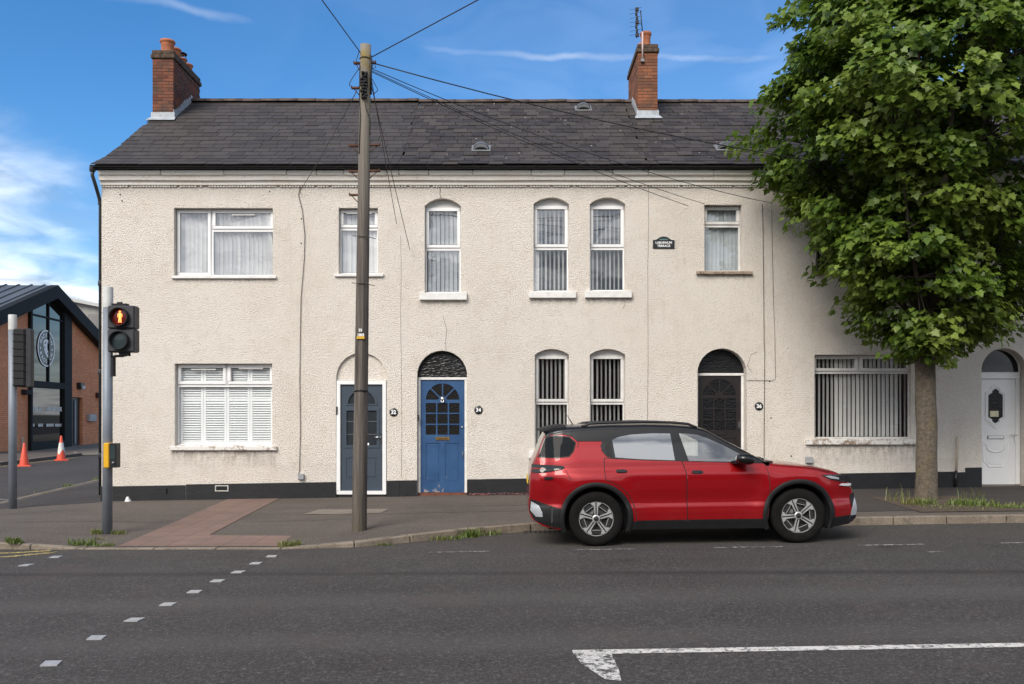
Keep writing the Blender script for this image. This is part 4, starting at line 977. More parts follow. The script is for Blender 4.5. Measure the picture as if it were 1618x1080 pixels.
MB().box(o['x0']+.003, o['x0']+.03, DW-.02, DW+.05, fz(654), fz(642)).build('doorbell', M['black'], h)
# no. 38, white upvc
o = D38; x0, x1 = o['x0']+.006, o['x1']-.006; y = DW+.24; h = HOUSE[3]; zb = wallbase((x0+x1)/2)+.03; zt = fz(588); zd = fz(597.5)
mb = MB(); mb.box(x0, x1, y-.03, y+.05, zd, zt); mb.box(x0, x0+.05, y-.02, y+.05, zb, zd); mb.box(x1-.09, x1, y-.02, y+.05, zb, zd); mb.build('door_frame', U, h, bev=.006)
fan(h, o, zt+.002, y, M['darkglass'], U)
dx0, dx1 = x0+.052, x1-.092; W = dx1-dx0; cx = dx0+W*.47; c1 = fz(641)
def shape(sx, sz): 
    pts = [(-.34,-.62),(-.34,.62),(-.16,.76),(-.16,.86),(0,1.0),(.16,.86),(.16,.76),(.34,.62),(.34,-.62),(.16,-.76),(.16,-.86),(0,-1.0),(-.16,-.86),(-.16,-.76)]
    return [(cx+a*sx, c1+b*sz) for a, b in pts]
big, sm_ = shape(.62, .46), shape(.44, .36)
d = MB().plate(rect(dx0, dx1, zb, zd-.006), [sm_], y, .03).build('door', U, h, recalc=False); d['label'] = 'white moulded door with a small dark shaped pane'
MB().add([(a, y+.014, b) for a, b in sm_], [list(range(len(sm_)))]).build('pane', M['obscure'], d)
MB().plate(big, [shape(.52, .40)], y-.016, .017).plate(shape(.50,.392), [shape(.45,.365)], y-.010, .011).build('pane_moulding', U, d)
zl = fz(691); lb = MB().box(cx-.17, cx+.17, y-.016, y+.001, zl-.035, zl+.035).build('letterbox', M['steel'], d, bev=.004)
MB().box(cx-.155, cx+.155, y-.021, y-.0165, zl-.026, zl+.026).build('letter_flap', U, lb, bev=.003)
z1, z0 = fz(700), fz(738); xa, xb = cx-.25, cx+.25
swag = [(xa,z1+.01),(xa+.08,z1-.05)]+[(cx+.19*math.sin(t), z1-.06-.13*math.cos(t)) for t in [(-1.2+.3*k) for k in range(9)]]+[(xb-.08,z1-.05),(xb,z1+.01)]
outl = [(xa,z1+.01)]+[(xa,z0+.1),(xa+.06,z0+.08),(xa+.1,z0),(xb-.1,z0),(xb-.06,z0+.08),(xb,z0+.1),(xb,z1+.01)]
MB().tube([(a,y-.004,b) for a,b in swag], .013, 6).tube([(a,y-.004,b) for a,b in outl], .013, 6).tube([(xa+.06,y-.003,z1-.1),(xa+.06,y-.003,z0+.14),(xa+.13,y-.003,z0+.06),(xb-.13,y-.003,z0+.06)], .008, 6).build('panel_moulding', U, d)
MB().box(cx-.11, cx+.06, y-.006, y+.013, c1-.22, c1-.10).build('window_notice', simple('cream_notice', (.70,.66,.45), .7), d)
hz = fz(686); MB().box(dx1-.02, dx1+.03, y-.032, y-.02, hz-.16, hz+.03).tube([(dx1+.005,y-.03,hz),(dx1+.005,y-.075,hz),(dx1-.13,y-.08,hz)], .012, 7).build('door_handle', U, d)
MB().hexa([(x0-.05,DW-.08,zb-.2),(x1+.05,DW-.08,zb-.2),(x1-.01,y+.05,zb-.2),(x0+.01,y+.05,zb-.2),(x0-.05,DW-.08,zb-.05),(x1+.05,DW-.08,zb-.05),(x1-.01,y+.05,zb-.005),(x0+.01,y+.05,zb-.005)]).build('doorstep', M['patch'], h, bev=.01)

# ------------------------------------------------------------------ things fixed to the front
def number(n, u, v, label):
    x, z = fx(u), fz(v)
    t = thing('number_plaque', label, 'house number', (x, DW, z), 'round black house number plaques')
    MB().lathe([(.001,DW-.018),(.078,DW-.018),(.086,DW-.012),(.086,DW+.01)], (x,0,z), 24, 'Y').build('plaque', M['signblack'], t)
    text('numerals', n, .105, (x, DW-.019, z-.002), M['signwhite'], t, bold=.004)
number('32', 622, 651, 'round black plaque reading 32 beside the dark blue-grey door')
number('34', 756, 647.5, 'round black plaque reading 34 beside the bright blue door')
number('36', 1199, 641.5, 'round black plaque reading 36 beside the black door')
x, z = fx(1048.5), fz(386); w = fx(1065.5)-x
t = thing('name_plaque', 'black arched-top plaque reading LABURNUM TERRACE', 'plaque', (x, DW, z-.1))
zb, zt = fz(392.5), fz(379); bump = [(x+w*a, zt+b*.07) for a, b in ((1,0),(.72,.05),(.52,.42),(.35,.8),(.15,.97),(0,1.),(-.15,.97),(-.35,.8),(-.52,.42),(-.72,.05),(-1,0))]
MB().prism([(x-w,zb),(x+w,zb)]+bump, DW-.02, DW+.005).build('board', M['signblack'], t, bev=.003)
text('lettering', 'LABURNUM', .062, (x, DW-.021, fz(383.4)), M['signwhite'], t, bold=.0015, sx=1.02)
text('lettering', 'TERRACE', .062, (x, DW-.021, fz(388.5)), M['signwhite'], t, bold=.0015, sx=1.02)
MB().box(x-.08, x+.08, DW-.0225, DW-.02, fz(379.2), fz(377.4)).build('motif', M['signgreen'], t)
# ventilation brick in the plinth
x, z = fx(351), fz(771); t = thing('air_brick', 'small white-edged air brick in the black plinth', 'vent', (x, DW-.03, z))
mb = MB(); bars(mb, x-.135, x+.135, z-.062, z+.062, DW-.03, DW-.016, .02); mb.build('vent_surround', simple('chipped_white_edge', (.5,.48,.45), .8, var=.25, scale=30), t)
mb = MB()
for k in range(5): mb.box(x-.115, x+.115, DW-.026, DW-.018, z-.045+k*.02, z-.035+k*.02)
mb.build('louvres', M['plinth'], t)
# cables, cracks, boxes on the wall
def wire(name, pts, r, mat, label=None, cat=None, group=None, n=5, parent=None):
    o = MB().tube(pts, r, n).build(name, mat, parent)
    return tag(o, label, cat, group) if label else o
def wallpts(pts, y): return [(fx(u), DW-y, fz(v)) for u, v in pts]
wire('wall_cable', wallpts([(478,288),(475,296),(472,308),(478,332),(482,372),(481,410),(476,470),(475,520),(474,600),(475,680),(473.5,742),(472,750)], .02), .0062, M['wallcable'], 'thin brown cable running down the wall between the left windows and the telegraph pole', 'cable', n=6)
o = MB().box(fx(471.5), fx(481), DW-.07, DW-.002, fz(757), fz(748)).build('junction_box', M['galvgrey'], bev=.008); tag(o, 'small grey junction box at the foot of the left wall cable', 'box')
wire('wall_cable', wallpts([(1204,322),(1205,345),(1206,420),(1207,540),(1208,560),(1207,690),(1207,748)], .014), .006, M['wallcable'], 'thin cable running down the wall just right of door 36', 'cable', n=6)
wire('wall_cable', wallpts([(1219,330),(1220,400),(1222,480),(1224,530),(1225,598),(1219,601),(1207,601),(1180,600.5)], .012), .004, M['wallcable'], 'thin looped cable running down to the frame of door 36', 'cable', n=6)
wire('wall_cable', wallpts([(1024.5,288),(1025,350),(1023.5,420),(1024,560),(1023,672)], .004), .0032, M['wallcable'], 'thin straight cable on the wall left of the name plaque', 'cable', n=6)
wire('wall_cable', wallpts([(633,372),(634,420),(633,500),(634.5,600),(635,700),(634,755)], .002), .0028, M['wallcable'], 'faint straight cable on the wall between doors 32 and 34', 'cable', n=5)
for hi, pts in ((1,[(691,284),(694,292),(696,300),(695,306),(697,313)]),(0,[(1,1)]),(2,[(1180,578),(1184,570),(1186,560),(1196,556)]),(2,[(1188,588),(1181,577)]),(1,[(705,553),(704,540),(706,520),(700,500)]),(1,[(985,473),(988,480),(984,488)])):
    if len(pts) > 1: wire('wall_crack', wallpts(pts, .003), .006 if hi == 1 and pts[0][1] < 300 else .003, M['crack'], parent=HOUSE[hi])
for k, (u, v) in enumerate(((190,307),(193,317),(426,302),(476,345),(476,384),(1250,720),(1216,602),(1218,660))):
    hi = 0 if u < 632 else 2
    MB().lathe([(.001,DW-.012),(.014,DW-.01),(.016,DW+.002)], (fx(u),0,fz(v)), 7, 'Y').build('wall_plug', M['crack'], HOUSE[hi])
o = MB().box(fx(1272), fx(1283), DW-.08, DW-.002, fz(731), fz(721)).build('junction_box', M['galvgrey'], bev=.008); tag(o, 'small grey box on the wall above the red bonnet', 'box')
gx, gz = fx(1511), fz(690)
t = thing('gas_pipe', 'short leaning pale pipe with a black foot on the wall right of the tree', 'pipe', (fx(1508), DW-.05, wallbase(fx(1508))))
MB().tube([(fx(1513),DW-.02,fz(690)),(fx(1511.5),DW-.05,fz(694)),(fx(1509),DW-.05,fz(744))], .022, 8).build('pipe', simple('pale_painted_pipe', (.52,.44,.36), .7), t)
MB().tube([(fx(1509),DW-.05,fz(743)),(fx(1507.5),DW-.05,fz(768))], .026, 8).build('foot', M['black'], t)
MB().box(fx(262), fx(264), DW-.045, DW-.015, fz(778), fz(771)).build('wall_hook', M['plinth'], HOUSE[0])

# ------------------------------------------------------------------ telegraph pole and its wires
PX, PY = -2.28, 13.21; PZ = HP(PX, PY); PT = 1.73+(655-71)*PY/1400
tp = thing('telegraph_pole', 'tall weathered wooden telegraph pole in front of the dark blue-grey door', 'pole', (PX, PY, PZ))
lean = lambda z: (PX+.0135*(z-PZ), PY, z)      # it leans a little to the right
mb = MB(); n = 20; zs = [PZ-.05+(PT-PZ+.05)*k/24 for k in range(25)]
vs = []
for k, z in enumerate(zs):
    r = .112-.033*(z-PZ)/(PT-PZ)
    for j in range(n):
        a = 2*math.pi*j/n; rr_ = r*(1+.03*math.sin(3*a+z*.3)+(-.05 if j in (14,15) else 0)+rnd.uniform(-.008,.008))
        c = lean(z); vs.append((c[0]+rr_*math.cos(a), c[1]+rr_*math.sin(a), z))
mb.add(vs, [(k*n+j, k*n+(j+1)%n, (k+1)*n+(j+1)%n, (k+1)*n+j) for k in range(24) for j in range(n)], 0, True)
top = vs[-n:]; c = lean(PT+.03); mb.add(top+[c], [(j,(j+1)%n,n) for j in range(n)])
mb.build('shaft', M['wood'], tp)
def pz(v): return 1.73+(655-v)*PY/1400
def step(side, v, ln):
    x, y, z = lean(pz(v)); r = .09
    mb = MB().box(min(x+side*r*.5, x+side*(r+ln)), max(x+side*r*.5, x+side*(r+ln)), y-.03, y+.03, z-.008, z+.014)
    mb.tube([(x+side*(r+ln-.03),y,z-.005),(x+side*r*.9,y,z-.11)], .007, 5); mb.box(x+side*(r+ln)-.006, x+side*(r+ln)+.006, y-.03, y+.03, z-.004, z+.03)
    mb.build('step', M['rust'], tp)
for s_, v, ln in ((-1,100,.08),(1,99,.06),(-1,139,.11),(-1,230,.14),(1,229,.14),(-1,271,.13),(1,270,.14),(-1,308,.12)): step(s_, v, ln)
for v, w in ((93,.006),(617,.012)):
    x, y, z = lean(pz(v)); r = .112-.033*(z-PZ)/(PT-PZ)+.006
    MB().tube([(x+r*math.cos(a), y+r*math.sin(a), z+.005*math.sin(3*a)) for a in [2*math.pi*j/18 for j in range(19)]], w, 6).build('strap', M['black'], tp)
for v in (375, 449):
    x, y, z = lean(pz(v)); MB().tube([(x-.14,y-.09,z+.01),(x-.05,y-.10,z),(x+.06,y-.10,z-.005),(x+.2,y-.06,z-.03)], .005, 5).build('tie_wire', M['cable'], tp)
x, y, z = lean(pz(115)); mb = MB()                     # cluster of old fittings
for k in range(9): 
    zz = z-.05-k*.045; mb.box(x-.05+rnd.uniform(-.01,.01), x+.045+rnd.uniform(-.01,.01), y-.125+rnd.uniform(-.01,.015), y-.07, zz, zz+.03); mb.lathe([(.001,-.15),(.02,-.145),(.022,-.09)], (x+rnd.uniform(-.03,.03),y,zz+.01), 7, 'Y')
mb.build('cable_terminal', M['blackmatt'], tp)
mb = MB(); x, y, z = lean(pz(130))
mb.tube([(x+.085,y-.03,pz(88)),(x+.092,y-.03,pz(110)),(x+.09,y-.03,pz(150))], .016, 6); mb.tube([(x-.07,y-.06,pz(105)),(x-.075,y-.06,pz(150)),(x-.06,y-.09,pz(185)),(x-.075,y-.07,pz(245))], .007, 5); mb.tube([(x-.02,y-.1,pz(150)),(x+.03,y-.1,pz(175)),(x+.085,y-.05,pz(190)),(x+.08,y-.05,pz(215))], .006, 5)
for a, b, c2, d2, e2 in ((-.10,-.22,-.22,118,138),(.10,.2,.14,130,150),(.09,.17,.10,98,110),(-.09,-.13,-.07,90,100)):
    mb.tube([(x+a*.9,y-.04,pz(d2-8)),(x+b*.8,y-.05,pz((d2+e2)/2-4)),(x+b,y-.05,pz((d2+e2)/2+4)),(x+c2,y-.05,pz(e2))], .006, 5)
mb.build('cable_loop', M['cable'], tp)
x, y, z = lean(pz(532)); r = .105
mb = MB().box(x-.055, x+.06, y-r-.01, y-r+.01, pz(536), pz(532)); mb.build('yellow_tag', M['tagyellow'], tp)
text('tag_number', '22', .052, (x, y-r-.008, pz(522.5)), M['signwhite'], tp, bold=.002); text('tag_number', '1003', .052, (x+.005, y-r-.008, pz(530)), M['signwhite'], tp, bold=.002)
# overhead and drop wires
def sag(a, b, s, n=14):
    a, b = Vector(a), Vector(b); return [tuple(a.lerp(b, k/n)-Vector((0,0,s*4*(k/n)*(1-k/n)))) for k in range(n+1)]
x0, y0, z0 = lean(pz(97)); tx = x0
wg = 'overhead wires from the telegraph pole'
wire('overhead_wire', sag((tx-.08,PY,pz(82)), (-5.9,-16,7.15), .04, 20), .008, M['cable'], 'overhead wire rising from the pole top to the upper left', 'wire', wg)
wire('overhead_wire', sag((tx+.09,PY,pz(90)), (22.2,-12,8.0), .05, 30), .008, M['cable'], 'overhead wire rising from the pole top to the upper right', 'wire', wg)
W_ = [((tx+.1,PY,pz(99)), (9.9,16.3,1.73+(655-296)*16.3/1400), .30, .0095, 'uppermost drop wire from the pole across the roof into the tree'),
      ((tx+.09,PY,pz(108)), (fx(1218),DW-.03,fz(321)), .20, .0065, 'drop wire from the pole to the wall right of the small upper window'),
      ((tx+.09,PY,pz(111)), (fx(1113),DW-.03,fz(322.5)), .12, .0055, 'drop wire from the pole to the corner of the small upper window'),
      ((tx+.09,PY,pz(113)), (fx(1087),DW-.03,fz(325.5)), .09, .006, 'lowest drop wire from the pole to the wall above the name plaque'),
      ((tx+.085,PY,pz(122)), (fx(627),DW-.03,fz(354)), .02, .006, 'steep drop wire from the pole to the wall right of it'),
      ((tx+.07,PY,pz(126)), (fx(648),DW-.03,fz(395)), .03, .006, 'steepest drop wire hanging right of the pole to the wall'),
      ((tx-.08,PY,pz(133)), (fx(474),DW-.03,fz(303)), .05, .006, 'drop wire from the pole down left to the top of the wall cable')]
for a, b, s_, r, lab in W_: wire('drop_wire', sag(a, b, s_), r, M['cable'], lab, 'wire', wg)

# ------------------------------------------------------------------ signals
def head_round(mb, x, y, z, r, m): mb.lathe([(.001,y),(r,y),(r,y+.02)], (x,0,z), 24, 'Y', m)
SX, SY = -6.17, 13.51; SZ = HP(SX, SY); k = SY/1400
sv = lambda v: 1.73+(655-v)*k; sx_ = lambda u: (u-809)*k
t = thing('pedestrian_signal', 'grey pole with a pedestrian signal showing a red standing man and a yellow push-button box', 'traffic light', (SX, SY, SZ))
px = sx_(170.5)
MB().tube([(SX,SY,SZ-.05),(px,SY,sv(485))], .072, 20).build('pole', M['galv'], t)
MB().lathe([(.075,sv(486)),(.075,sv(454)),(.068,sv(453)),(.001,sv(452.8))], (px+.002,SY,0), 20).build('pole_cap', M['polecap'], t)
hx0, hx1, hz0, hz1 = sx_(176), sx_(218.5), sv(557), sv(484); hm = (hz0+hz1)/2; yh = SY-.14
hd = MB().box(hx0, hx1, yh, yh+.2, hm+.003, hz1).box(hx0, hx1, yh, yh+.2, hz0, hm-.003).build('signal_head', M['sigbody'], t, bev=.02)
MB().box(hx0+.05, hx1-.14, yh+.03, yh+.15, hz1-.005, hz1+.035).box(hx0+.12, hx0+.15, yh+.06, yh+.1, hz1+.03, hz1+.06).box(hx0+.16, hx0+.19, yh+.06, yh+.1, hz1+.03, hz1+.06).box(hx0+.16, hx1-.12, yh+.03, yh+.15, hz0-.05, hz0+.005).box(hx0+.08, hx0+.24, yh+.06, yh+.12, hz0-.06, hz0-.035).box(hx0+.02, hx0+.05, SY-.06, SY+.04, hz0-.36, hz0-.05).box(hx0+.02, hx0+.2, SY-.06, SY-.02, hz0-.07, hz0-.045).build('bracket', M['blackmatt'], t)
lx = (hx0+hx1)/2-.015
for zc_, lens, nm in ((hm+(hz1-hm)*.5, M['redlens'], 'red_lamp'), (hz0+(hm-hz0)*.5, M['lens'], 'green_lamp')):
    r = .135
    MB().lathe([(r,yh+.003),(r+.012,yh-.02),(r+.006,yh-.075),(r-.004,yh-.075),(r-.006,yh+.004)], (lx,0,zc_), 26, 'Y').build('visor', M['blackmatt'], hd)
    MB().lathe([(.001,yh-.012),(r*.6,yh-.010),(r-.004,yh-.002)], (lx,0,zc_), 26, 'Y').build(nm, lens, hd)
    if nm == 'red_lamp':
        q = MB(); yy = yh-.022; Z = lambda b: zc_+b*.085; X = lambda a: lx+.01+a*.085
        q.lathe([(.001,yy),(.017,yy),(.017,yy+.004)], (X(0),0,Z(.92)), 12, 'Y')
        q.prism([(X(a),Z(b)) for a, b in ((-.13,.70),(.13,.70),(.36,.58),(.43,.18),(.36,-.08),(.27,-.05),(.30,.16),(.24,.35),(.21,-.05),(.30,-.98),(.08,-.98),(.0,-.3),(-.08,-.98),(-.30,-.98),(-.21,-.05),(-.24,.35),(-.30,.16),(-.27,-.05),(-.36,-.08),(-.43,.18),(-.36,.58))], yy, yy+.004)
        q.build('red_man', M['redman'], hd)
bx0, bx1, bz0, bz1 = sx_(172.5), sx_(192.5), sv(738), sv(699)
pb = MB().box(bx0, bx0+.085, SY-.20, SY-.02, bz0, bz1).build('push_button_box', M['yellowbox'], t, bev=.012)
MB().box(bx0+.086, bx1, SY-.19, SY-.04, bz0+.004, bz1-.004).build('button_face', M['black'], pb, bev=.008)
MB().box(bx0+.10, bx1-.02, SY-.194, SY-.188, bz0+.14, bz1-.04).build('button_sign', M['lens'], pb)
MB().lathe([(.001,SY-.21),(.018,SY-.208),(.02,SY-.19)], (bx1-.045,0,bz0+.08), 12, 'Y').build('button', M['steel'], pb)

LX, LY = -9.82, 17.43; LZ = HP(LX, LY); k = LY/1400
t = thing('traffic_signal', 'grey pole at the left edge carrying a vehicle signal seen from behind', 'traffic light', (LX, LY, LZ))
MB().tube([(LX,LY,LZ-.05),(LX-.005,LY,1.73+(655-520)*k)], .075, 18).build('pole', M['galv'], t)
MB().lathe([(.078,1.73+(655-521)*k),(.078,1.73+(655-498)*k),(.07,1.73+(655-497)*k),(.001,1.73+(655-496.5)*k)], (LX-.004,LY,0), 18).build('pole_cap', M['polecap'], t)
z0, z1 = 1.73+(655-611)*k, 1.73+(655-520)*k; xa, xb, xc = (26-809)*k, (45-809)*k, (53.5-809)*k
MB().box(xa+.01, xb, LY-.15, LY+.18, z0, z1).build('signal_head', M['blackmatt'], t, bev=.02)
for q in range(8): MB().box(xa+.012, xb+.004, LY-.165, LY-.15, z0+.03+q*(z1-z0)/8, z0+.045+q*(z1-z0)/8).build('rib', M['blackmatt'], t)
MB().hexa([(xb+.002,LY-.12,z0-.02),(xc,LY-.09,z0+.01),(xc+.0,LY+.02,z0+.01),(xb+.0,LY-.0,z0-.02),(xb+.002,LY-.12,z1+.02),(xc,LY-.09,z1-.01),(xc+.0,LY+.02,z1-.01),(xb+.0,LY-.0,z1+.02)]).build('backing_board', M['sigbody'], t, bev=.01)
MB().hexa([(xa-.06,LY+.3,z0),(xa,LY+.32,z0),(xa,LY+.36,z0),(xa-.06,LY+.34,z0),(xa-.06,LY+.3,z1),(xa,LY+.32,z1),(xa,LY+.36,z1),(xa-.06,LY+.34,z1)]).build('backing_board', M['sigbody'], t)

# ------------------------------------------------------------------ traffic cones
def cone(x, y, z, h, sleeve, label, rz, lean_=0.):
    t = thing('traffic_cone', label, 'cone', (x, y, z), 'traffic cones across the side street', (lean_, 0, rz))
    r0, r1 = .165, .032
    local('base', MB().hexa([(-.22,-.22,0),(.22,-.22,0),(.22,.22,0),(-.22,.22,0),(-.19,-.19,.045),(.19,-.19,.045),(.19,.19,.045),(-.19,.19,.045)]).mesh('base', M['cone'], bev=.01), t)
    mb = MB().lathe([(r0,.04),(r1,h-.01),(r1*.8,h),(.001,h)], (0,0,0), 20); local('cone_body', mb.mesh('cone_body', M['cone']), t)
    if sleeve:
        rr_ = lambda z_: r0+(r1-r0)*(z_-.04)/(h-.05)+.006
        n = 20; a = [(.34+.10*math.sin(j*.9)) for j in range(n)]; b = [.72 for j in range(n)]
        vs = [(rr_(a[j]*h)*math.cos(2*math.pi*j/n), rr_(a[j]*h)*math.sin(2*math.pi*j/n), a[j]*h) for j in range(n)]+[(rr_(b[j]*h)*math.cos(2*math.pi*j/n), rr_(b[j]*h)*math.sin(2*math.pi*j/n), b[j]*h) for j in range(n)]
        local('sleeve', MB().add(vs, [(j,(j+1)%n,n+(j+1)%n,n+j) for j in range(n)], 0, True).mesh('sleeve', M['sleeve']), t)
cone(-17.06, 31.0, G(-17,31), .82, False, 'plain faded red traffic cone nearer the left pole', .4, .03)
cone(-17.35, 34.1, G(-17,34), .96, True, 'red traffic cone with a torn white sleeve', .7)

# ------------------------------------------------------------------ brick building with a glazed gable across the side street
def P(t_, out, z): return (-19.7-.064*t_+out*.998, t_+out*.064, z)      # along the front, outwards, up
def tD(u): return 1400*-19.7/(u-719.4)
def tz(u, v): return 1.73+(655-v)*tD(u)/1400
bb = thing('brick_building', 'brick building with a black glazed gable and round logo across the side street', 'building', P(43, 0, G(-22,43)))
def pl(mb, poly, holes, o0, t_, m=0):       # plate on the front: (along, z) outline
    s = MB(); s.plate(poly, holes, 0, t_)
    mb.add([P(a, o0-y, z) for a, y, z in s.v], s.f, m)
PK, ZP = tD(78), 7.95; HS = 7.4; SLP = .345
gz = lambda t_: G(-22, t_)+.02
def eav(t_): return ZP-abs(t_-PK)*SLP
mb = MB()
b0, b1 = tD(44), tD(109); d0, d1 = tD(112), tD(130.5); zd = tz(112, 627)
out = [(PK-HS,-.5),(PK+HS,-.5),(PK+HS,eav(PK+HS)-.1),(PK,ZP-.1),(PK-HS,eav(PK-HS)-.1)]
hb = [(b0,-.4),(b1,-.4),(b1,eav(b1)-.35),(PK,ZP-.35),(b0,eav(b0)-.35)]; hdr = [(d0,-.4),(d1,-.4),(d1,zd),(d0,zd)]
pl(mb, out, [hb, hdr], 0, .35)
for t_ in (PK-HS, PK+HS): mb.add([P(t_,0,-.5),P(t_,-16,-.5),P(t_,-16,eav(t_)-.1),P(t_,0,eav(t_)-.1)], [(0,1,2,3)])
mb.build('wall', M['farbrick'], bb, recalc=False)
# metal roof with raised seams, dark barge boards
mb = MB(); e = .35
A, Bp, C = (PK-HS-.3, eav(PK-HS-.3)+.06), (PK, ZP+.06), (PK+HS+.3, eav(PK+HS+.3)+.06)
for p, q in ((A, Bp), (Bp, C)):
    mb.hexa([P(p[0],e,p[1]-.12),P(q[0],e,q[1]-.12),P(q[0],-18,q[1]-.12),P(p[0],-18,p[1]-.12),P(p[0],e,p[1]),P(q[0],e,q[1]),P(q[0],-18,q[1]),P(p[0],-18,p[1])])
rf = mb.build('roof', M['metalroof'], bb)
for k in range(22):
    o_ = e-.55-k*.6
    for p in (A, C):
        MB().hexa([P(p[0],o_,p[1]),P(Bp[0],o_,Bp[1]),P(Bp[0],o_-.05,Bp[1]),P(p[0],o_-.05,p[1]),P(p[0],o_,p[1]+.06),P(Bp[0],o_,Bp[1]+.06),P(Bp[0],o_-.05,Bp[1]+.06),P(p[0],o_-.05,p[1]+.06)]).build('roof_seam', M['metalroof'], rf)
for p, q in ((A, Bp), (Bp, C)):
    MB().hexa([P(p[0],.05,p[1]-.62),P(q[0],.05,q[1]-.62),P(q[0],.42,q[1]-.62),P(p[0],.42,p[1]-.62),P(p[0],.05,p[1]+.02),P(q[0],.05,q[1]+.02),P(q[0],.42,q[1]+.02),P(p[0],.42,p[1]+.02)]).build('barge_board', M['anthra'], bb)
# glazed bay
mb = MB(); o_ = .16; zh0, zh1 = tz(54, 612), tz(54, 603); zb_ = tz(45, 709)
m0 = .16; side_r = b1-.85
mb.hexa([P(b0,0,-.3),P(b0+m0,0,-.3),P(b0+m0,o_,-.3),P(b0,o_,-.3),P(b0,0,eav(b0)-.4),P(b0+m0,0,eav(b0)-.4),P(b0+m0,o_,eav(b0)-.4),P(b0,o_,eav(b0)-.4)])
mb.hexa([P(side_r,0,-.3),P(b1,0,-.3),P(b1,o_,-.3),P(side_r,o_,-.3),P(side_r,0,eav(side_r)-.5),P(b1,0,eav(b1)-.5),P(b1,o_,eav(b1)-.5),P(side_r,o_,eav(side_r)-.5)])
mb.hexa([P(b0+m0,0,zh0),P(side_r,0,zh0),P(side_r,o_,zh0),P(b0+m0,o_,zh0),P(b0+m0,0,zh1+.05),P(side_r,0,zh1+.05),P(side_r,o_,zh1+.05),P(b0+m0,o_,zh1+.05)])
mb.hexa([P(b0+m0,0,-.3),P(side_r,0,-.3),P(side_r,o_,-.3),P(b0+m0,o_,-.3),P(b0+m0,0,zb_+.30),P(side_r,0,zb_+.30),P(side_r,o_,zb_+.30),P(b0+m0,o_,zb_+.30)])
bay = mb.build('bay_frame', M['anthra'], bb, bev=.01)
xm = (b0+m0+side_r)/2+.1; zt_ = tz(46.5, 495.5)
mb = MB()
mb.hexa([P(xm-.04,0,zh1),P(xm+.04,0,zh1),P(xm+.04,.1,zh1),P(xm-.04,.1,zh1),P(xm-.04,0,eav(xm)-.45),P(xm+.04,0,eav(xm)-.45),P(xm+.04,.1,eav(xm)-.45),P(xm-.04,.1,eav(xm)-.45)])
mb.hexa([P(b0+m0,0,zt_-.04),P(side_r,0,zt_-.04),P(side_r,.09,zt_-.04),P(b0+m0,.09,zt_-.04),P(b0+m0,0,zt_+.04),P(side_r,0,zt_+.04),P(side_r,.09,zt_+.04),P(b0+m0,.09,zt_+.04)])
mb.build('mullion', M['anthra'], bb)
def gp_(poly, nm='pane'): MB().add([P(a,.03,z) for a, z in poly], [list(range(len(poly)))]).build(nm, M['barglass'], bay)
L_, R_ = b0+m0, side_r
gp_([(L_,zb_+.3),(R_,zb_+.3),(R_,zh0),(L_,zh0)])
for p, q in ((L_, xm-.04), (xm+.04, R_)):
    gp_([(p,zh1+.05),(q,zh1+.05),(q,zt_-.04),(p,zt_-.04)])
    top_ = [(q,zt_+.04),(q,eav(q)-.36)]+([(PK,ZP-.36)] if p < PK < q else [])+[(p,eav(p)-.36),(p,zt_+.04)]
    gp_(top_)
MB().add([P(b0,-.3,-.4),P(b1,-.3,-.4),P(b1,-.3,eav(b1)-.2),P(PK,-.3,ZP-.2),P(b0,-.3,eav(b0)-.2)], [(0,1,2,3,4)]).build('inner_wall', M['blackmatt'], bb)
# round logo
lt = tD(71); lz = tz(71, 550); lr = lt and (tz(71, 521)-tz(71, 579))/2
def ring(r0, r1, o1, mat, nm, n=40):
    mb = MB(); vs = []
    for o2 in (o1, o1-.012):
        for r in (r0, r1): vs += [P(lt+r*math.cos(2*math.pi*j/n)*1.0, o2, lz+r*math.sin(2*math.pi*j/n)) for j in range(n)]
    f = []
    for j in range(n):
        j2 = (j+1) % n; f += [(j,j2,n+j2,n+j),(2*n+j,3*n+j,3*n+j2,2*n+j2),(n+j,n+j2,3*n+j2,3*n+j),(j,2*n+j,2*n+j2,j2)]
    mb.add(vs, f); return mb.build(nm, mat, lg)
lg = thing('round_logo', 'round black and white logo on the glazed gable', 'sign', P(lt, .12, lz))
ring(.0001, lr*.99, .060, M['signblack'], 'disc'); ring(lr*.925, lr, .072, M['signwhite'], 'rim')

hd_ = [(-.18,.50),(.05,.56),(.28,.46),(.40,.25),(.42,-.05),(.36,-.35),(.22,-.58),(.05,-.50),(-.10,-.38),(-.22,-.2),(-.30,-.05),(-.36,.15),(-.38,.38),(-.30,.48)]
hl_ = [[(-.20,.40),(-.08,.42),(-.02,.32),(-.10,.22),(-.22,.26)],[(-.30,.14),(-.16,.10),(-.12,-.08),(-.22,-.04)],[(.12,.34),(.26,.30),(.30,.05),(.26,-.12),(.14,-.14),(.10,.1)],[(-.08,-.14),(-.02,-.12),(-.02,-.22),(-.07,-.24)],[(.10,-.26),(.24,-.24),(.20,-.34),(.10,-.36)]]
s = MB(); s.plate([(a*lr*.90,b*lr*.90) for a,b in hd_], [[(a*lr*.90,b*lr*.90) for a,b in q] for q in hl_], 0, .01)
MB().add([P(lt+a, .072-y, lz+z) for a, y, z in s.v], s.f).build('emblem', M['signwhite'], lg)
RZ = math.atan2(.998, -.064)               # turn lettering to read along the front
